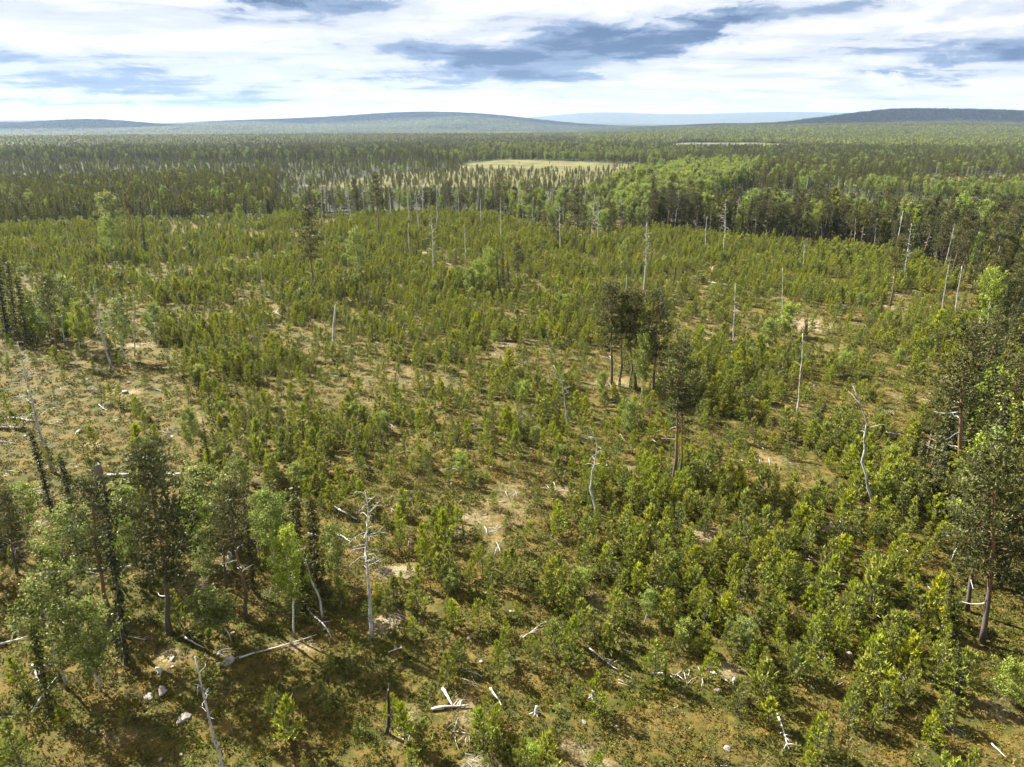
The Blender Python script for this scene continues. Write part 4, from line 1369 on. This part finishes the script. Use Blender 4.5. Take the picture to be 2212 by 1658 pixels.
for (ra, rb, cell) in ((18, 75, .62), (75, 125, .95), (125, 210, 1.7)):
    x, y = scatter(-rb, rb, ra * .6, rb, cell, rng)
    d = np.hypot(x, y)
    k = (d >= ra) & (d < rb) & (np.abs(x) < y * HALF + 8)
    cxs.append(x[k]); cys.append(y[k])
x, y = np.concatenate(cxs), np.concatenate(cys)
b = bare(x, y)
nz = fbm(x, y, 5.0, 4) + rng.normal(0, .05, len(x))
k = rng.random(len(x)) < np.where(b > .4, .35, .8)
x, y, b, nz = x[k], y[k], b[k], nz[k]
idx = np.where(nz < .50, rng.integers(0, 3, len(x)), rng.integers(3, 6, len(x)))
idx = np.where((b > .4) & (rng.random(len(x)) < .8), rng.integers(6, 8, len(x)), idx)
idx = np.where(rng.random(len(x)) < .05, rng.integers(6, 8, len(x)), idx)
idx = np.where(rng.random(len(x)) < .015, 8, idx)
s = rng.uniform(.6, 1.5, len(x)) * np.where(np.hypot(x, y) > 125, 1.5, 1.0)
mass('undergrowth', 'low bilberry, heather and dry grass covering the clearing floor', 'undergrowth', np.column_stack([x, y, height(x, y) - .03]),
     np.column_stack([np.zeros(len(x)), np.zeros(len(x)), rng.uniform(0, 6.28, len(x))]), np.column_stack([s, s, s * rng.uniform(.7, 1.2, len(x))]), idx, cov_c)
print('cover', len(x))
# twigs and slash left from felling
tw_c = bpy.data.collections.new('sources_slash')
for i in range(5):
    g = np.random.default_rng(70 + i); p_ = Part()
    for _ in range([1, 3, 6, 1, 9][i]):
        ln = g.uniform(.5, 1.5); a = g.uniform(0, 2 * PI); c = g.normal(0, .35, 2)
        dv = np.array([math.cos(a), math.sin(a)])
        pts = np.array([[*(c - dv * ln / 2), .06], [*(c + g.normal(0, .05, 2)), .10 + g.uniform(0, .1)], [*(c + dv * ln / 2), .05 + g.uniform(0, .12)]])
        V, T = tube(pts, [.022, .018, .008], 4); p_.add(V, T, ['deadwhite', 'dead', 'deadwhite', 'dead', 'dead'][i])
    tw_c.objects.link(bpy.data.objects.new('slash_%02d' % i, p_.mesh('slash')))
x, y = scatter(-220, 220, 20, 240, 2.3, rng)
d = np.hypot(x, y)
k = (np.abs(x) < y * HALF + 8) & inside(x, y, CLEARING) & (rng.random(len(x)) < .12 + .5 * bare(x, y))
x, y = x[k], y[k]
s = rng.uniform(.6, 1.5, len(x))
mass('felling_slash', 'pale twigs and broken branches strewn over the bare patches', 'twigs', np.column_stack([x, y, height(x, y)]),
     np.column_stack([rng.normal(0, .1, len(x)), rng.normal(0, .1, len(x)), rng.uniform(0, 6.28, len(x))]), np.column_stack([s, s, s]), rng.integers(0, 5, len(x)), tw_c)
print('slash', len(x))

# ------------------------------------------------------------------ boulders and stones
BM = [boulder(s).mesh('boulder', False) for s in range(10)]
BOULDERS = [
 (398, 1556, 34, 'big boulder with a mossy cap and a pale broken face near the bare grey pole'),
 (495, 1432, 32, 'pale blocky outcrop at the foot of the rocky mound'),
 (371, 1425, 20, 'lichen spotted flat stone in the straw coloured patch'),
 (351, 1496, 32, 'brown mossy boulder pair member below the straw patch'),
 (318, 1508, 24, 'darker mossy boulder beside the brown one'),
 (391, 1631, 12, 'small white round stone under the mossy capped boulder'),
 (346, 1643, 8, 'tiny white stone close to the lower picture edge'),
 (268, 850, 20, 'large pale grey boulder lying on the heath'),
 (320, 838, 10, 'upright white stone on the heath beside the large pale one'),
 (278, 828, 14, 'flat pale stone behind the large heath boulder'),
 (247, 843, 9, 'narrow whitish stone on the heath'),
 (171, 934, 16, 'pale stone half buried in the heath below the others'),
 (55, 943, 9, 'stone with a dark shadow near the leaning dead pine'),
 (1014, 1379, 15, 'pinkish angular stone in the clearing'),
 (1038, 1431, 12, 'grey wedge shaped stone in the clearing'),
 (905, 1339, 13, 'dark grey stone below the drooping dead pine'),
 (1106, 1322, 17, 'rounded grey boulder hidden among young pines'),
 (1261, 1562, 12, 'grey round stone before the shaded moss'),
 (1332, 1570, 14, 'pinkish white square stone on the open ground'),
 (1297, 1487, 12, 'pale leaning slab stone beside a stump'),
 (1078, 1500, 9, 'small upright grey stone near the fallen grey log'),
 (1551, 1494, 16, 'pinkish boulder with a little pine before it'),
 (1569, 1618, 20, 'flat pink stone slab near the lower edge'),
 (1816, 1142, 20, 'whitish rock heap stone on the pale mound'),
 (1797, 1132, 14, 'second whitish rock on the pale mound'),
 (2109, 610, 9, 'pink stone pair by the forest corner'),
 (440, 1342, 18, 'lichen grey rock on top of the rocky mound'),
 (505, 1367, 14, 'yellowish lichen rock by the bent birch'),
 (475, 1412, 16, 'pale rock at the front of the rocky mound'),
]
gB = np.random.default_rng(55)
def place_boulder(P, rad, label, group=None):
    return tag(link('boulder', BM[int(gB.integers(10))], None, P + np.array([0, 0, rad * .08]), (gB.normal(0, .15), gB.normal(0, .15), gB.uniform(0, 6.28)), (rad,) * 3), label, 'boulder', group)
for (u, v, wpx, lab) in BOULDERS:
    P = ground_at(u, v); dep = float((P - C_) @ F_)
    place_boulder(P, max(.22, wpx / FPX * dep / 2), lab)
x, y = scatter(-150, 150, 26, 190, 5.2, gB)
k = (np.abs(x) < y * .8) & inside(x, y, CLEARING)
x, y = x[k], y[k]
wgt = .10 + .7 * bare(x, y)
k = gB.random(len(x)) < wgt
for a, b in list(zip(x[k], y[k]))[:120]:
    P = np.array([a, b, float(height(a, b))])
    place_boulder(P, gB.uniform(.12, .34), 'small pale stone lying on the floor of the clearing', 'small stones scattered over the clearing')

# ------------------------------------------------------------------ logs, stumps and broken wood
LOGS = [  # u, v, u, v, diameter, style, label
 (218, 1034, 462, 1024, .46, 'root', 'long fallen trunk with an upturned root plate on the heath margin'),
 (80, 1245, 305, 1223, .26, 'white', 'long straight white log crossing the back of the copse'),
 (517, 1424, 684, 1372, .17, 'white', 'thin straight white log leaning off the rocky mound'),
 (1672, 1253, 1933, 1279, .26, 'white', 'long white log lying in the young pine thicket'),
 (1913, 936, 2011, 954, .28, 'white', 'white log pointing at the spruce clump, upper of two'),
 (1963, 964, 2004, 964, .2, 'white', 'thin white log pointing at the spruce clump, lower of two'),
 (1518, 611, 1583, 621, .5, 'root', 'dark fallen log with a root plate in the far clearing'),
 (933, 1537, 1014, 1529, .26, 'dead', 'fallen grey log hidden by young pines near the charred stump trunk'),
 (958, 1492, 980, 1530, .28, 'white', 'short broken white log above the fallen grey log'),
 (1406, 1459, 1467, 1463, .22, 'dead', 'grey log lying level in the clearing'),
 (1274, 1403, 1338, 1450, .15, 'branched', 'fallen white branch with forked twigs'),
 (1131, 1381, 1171, 1352, .14, 'dead', 'thin grey stick log lying slantwise'),
 (722, 1099, 768, 1127, .26, 'white', 'white fallen log behind the drooping dead pine'),
 (727, 1157, 757, 1176, .30, 'white', 'broken white log with a pointed end by the drooping dead pine'),
 (1535, 1456, 1572, 1478, .24, 'branched', 'fallen white stem with stub branches'),
 (1679, 1545, 1703, 1621, .18, 'branched', 'bone white fallen treetop near the lower edge'),
 (1992, 1086, 2043, 1100, .34, 'branched', 'thick white fallen trunk with twigs below the spruce clump'),
 (70, 1543, 121, 1464, .18, 'white', 'slanting white stick, one of a crossed pair'),
 (70, 1440, 108, 1509, .17, 'dead', 'greyer slanting stick of the crossed pair'),
 (-4, 1398, 62, 1377, .24, 'dead', 'dark fallen log at the picture edge'),
 (27, 1362, 78, 1306, .18, 'dead', 'grey leaning log behind the dark one'),
 (400, 1379, 443, 1402, .15, 'white', 'short white stick on the rocky mound'),
 (267, 1376, 322, 1382, .14, 'branched', 'bent white branch lying by the black spruce'),
 (650, 1305, 708, 1383, .22, 'dead', 'grey log slanting down from the dark spruce'),
 (2082, 723, 2092, 701, .3, 'branched', 'white upturned snag log near the leaning pole'),
 (1992, 744, 2025, 753, .28, 'white', 'white log in the far young pines'),
 (2056, 758, 2076, 765, .26, 'white', 'short white log close to the forest margin'),
 (2105, 770, 2140, 785, .3, 'branched', 'heap of white fallen limbs at the hooked dead trunk'),
 (2005, 1385, 2040, 1352, .14, 'white', 'slim white stick of a broken heap near the brown corner'),
 (2012, 1362, 2052, 1366, .14, 'branched', 'level white stick of a broken heap near the brown corner'),
 (2030, 1396, 2062, 1372, .12, 'dead', 'lowest grey stick of the broken heap near the brown corner'),
 (2140, 1610, 2172, 1640, .14, 'white', 'white stick in the brown corner'),
 (1463, 713, 1490, 716, .26, 'white', 'pale log behind the group of pines'),
 (945, 560, 990, 582, .2, 'dead', 'thin fallen stem across the far clearing'),
 (20, 905, 75, 912, .3, 'branched', 'bleached fallen crown with curling limbs at the foot of the heath'),
 (0, 925, 45, 928, .26, 'branched', 'tangled white roots at the picture edge of the heath'),
 (214, 876, 232, 890, .16, 'branched', 'curled white root piece on the heath'),
 (335, 842, 352, 848, .2, 'dead', 'short dark log among heath stones'),
 (1060, 1490, 1085, 1530, .2, 'white', 'tilted white slab of wood in the sparse clearing'),
 (840, 1412, 868, 1400, .12, 'branched', 'grey twiggy fallen branch below the grey stone'),
]
def log_parts(seed, A, B, dia, style):
    g = np.random.default_rng(seed)
    n = 7
    s = np.linspace(0, 1, n)
    ln = np.linalg.norm(B - A)
    pts = A + (B - A) * s[:, None]
    pts[:, 2] = height(pts[:, 0], pts[:, 1]) + dia * .55 + np.convolve(g.uniform(0, .14, n), [.25, .5, .25], 'same')
    sd = np.cross(unit(B - A), [0, 0, 1.0])
    pts += sd * np.cumsum(g.normal(0, .012 * ln, n))[:, None]
    org = pts[0].copy(); org[2] = float(height(org[0], org[1]))
    pts -= org
    mt = {'root': 'dead', 'white': 'deadwhite', 'dead': 'dead', 'branched': 'deadwhite'}[style]
    p = Part(); V, T = tube(pts, np.linspace(dia / 2, dia * .2, n), 7); p.add(V, T, mt)
    out_ = [('trunk', p)]
    if style in ('branched', 'root', 'dead'):
        nb = {'branched': 7, 'root': 5, 'dead': 3}[style]
        for i in range(nb):
            t = g.uniform(.3, .97)
            c = np.array([np.interp(t, s, pts[:, k]) for k in range(3)])
            dv = unit(unit(B - A) * g.uniform(.2, 1) + sd * g.choice([-1, 1]) * g.uniform(.4, 1) + np.array([0, 0, g.uniform(.1, .7)]))
            l2 = ln * g.uniform(.1, .28) if style == 'branched' else g.uniform(.4, 1.2)
            pp = np.array([c, c + dv * l2 * .5, c + dv * l2 + [0, 0, -.18 * l2]]) + np.vstack([np.zeros(3), g.normal(0, .06 * l2, (2, 3))])
            b = Part(); V, T = tube(pp, [dia * .22, dia * .14, .012], 4); b.add(V, T, 'deadwhite'); out_.append(('branch', b))
    if style == 'root':
        b = Part()
        V, T = _ICO[0].copy(), _ICO[1]
        V = V * (1 + .5 * (vnoise(V[:, 0] * 3 + 5, V[:, 1] * 3 + V[:, 2] * 4) - .4))[:, None]
        dirn = unit(B - A)
        M3 = np.column_stack([dirn * .22, sd * .95, np.array([0, 0, .95])])
        V = V @ M3.T + pts[0] + np.array([0, 0, .55]) - dirn * .15
        b.add(V, T, 'soil'); out_.append(('root_plate', b))
        for i in range(9):
            a = g.uniform(0, 2 * PI)
            dv = unit(sd * math.cos(a) + np.array([0, 0, 1.0]) * abs(math.sin(a)) - dirn * g.uniform(.0, .6))
            l2 = g.uniform(.7, 1.7)
            c = pts[0] + np.array([0, 0, .55])
            pp = np.array([c, c + dv * l2 * .6, c + dv * l2 + g.normal(0, .15, 3)])
            rb = Part(); V, T = tube(pp, [.09, .05, .015], 4); rb.add(V, T, 'deadwhite'); out_.append(('root', rb))
    return org, out_
for i, (u0, v0, u1, v1, dia, st, lab) in enumerate(LOGS):
    org, ps = log_parts(1200 + i, ground_at(u0, v0), ground_at(u1, v1), dia, st)
    t_ = thing('fallen_log', lab, 'log', org)
    for nm, p_ in ps: link(nm, p_.mesh('log_' + nm), t_)
def stump_mesh(seed):
    g = np.random.default_rng(seed); p = Part()
    h = g.uniform(.35, .8); r = g.uniform(.11, .18)
    V, T = tube(np.array([[0, 0, -.1], [0, 0, .12], [g.normal(0, .04), 0, h * .7], [g.normal(0, .06), g.normal(0, .06), h]]), [r * 1.5, r, r * .85, r * .6], 9)
    p.add(V, T, 'deadwhite')
    for i in range(6):
        a = i * 1.05 + g.normal(0, .3); l2 = g.uniform(.2, .5)
        pp = np.array([[0, 0, .12], [math.cos(a) * l2 * .5, math.sin(a) * l2 * .5, .08], [math.cos(a) * l2, math.sin(a) * l2, -.05]])
        V, T = tube(pp, [r * .5, r * .3, .03], 5); p.add(V, T, 'deadwhite')
    return p.mesh('stump')
STM = [stump_mesh(s) for s in range(5)]
for i, (u, v, lab) in enumerate([(1158, 1542, 'bleached white stump with spreading roots before the shaded moss'), (1281, 1508, 'pale stump with a broken top beside the leaning slab stone'),
                                 (1816, 1128, 'white stump on the pale mound'), (1585, 1475, 'grey stump near the fallen white stem'), (192, 829, 'thin white stump on the heath'),
                                 (204, 848, 'low white stump on the heath, lower of two'), (497, 1205, 'white stump in the copse behind the airy birch'), (345, 1452, 'grey leaning stump by the straw coloured patch'),
                                 (1883, 1100, 'stump by the foot of the crooked dead pine')]):
    P = ground_at(u, v)
    tag(link('stump', STM[i % 5], None, P, (0, 0, i * 1.1), (1.15,) * 3), lab, 'stump')
WM = []
for s in range(6):
    g = np.random.default_rng(1500 + s); p_ = Part()
    ln = g.uniform(.8, 2.4)
    pts = np.column_stack([np.linspace(-ln / 2, ln / 2, 5), np.cumsum(g.normal(0, .05, 5)), .07 + g.uniform(0, .12, 5)])
    V, T = tube(pts, np.array([.07, .065, .06, .045, .02]) * g.uniform(.7, 1.4), 6); p_.add(V, T, 'deadwhite' if s % 2 else 'dead')
    for _ in range(int(g.integers(0, 3))):
        c = pts[int(g.integers(1, 4))]; dv = unit(g.normal(0, 1, 3) + [0, 0, .8]) * g.uniform(.2, .5)
        V, T = tube(np.array([c, c + dv]), [.03, .01], 4); p_.add(V, T, 'deadwhite')
    WM.append(p_.mesh('wood_piece'))
x, y = scatter(-140, 140, 26, 185, 6.0, gB)
k = (np.abs(x) < y * .8) & inside(x, y, CLEARING) & (gB.random(len(x)) < .20 + .35 * bare(x, y))
for i, (a, b) in enumerate(list(zip(x[k], y[k]))[:120]):
    tag(link('wood_piece', WM[i % 6], None, (a, b, float(height(a, b))), (gB.normal(0, .12), gB.normal(0, .12), gB.uniform(0, 6.28)), (gB.uniform(.6, 1.1), gB.uniform(.45, .8), gB.uniform(.45, .8))),
        'short bleached piece of broken wood on the clearing floor', 'wood piece', 'broken wood scattered over the clearing')
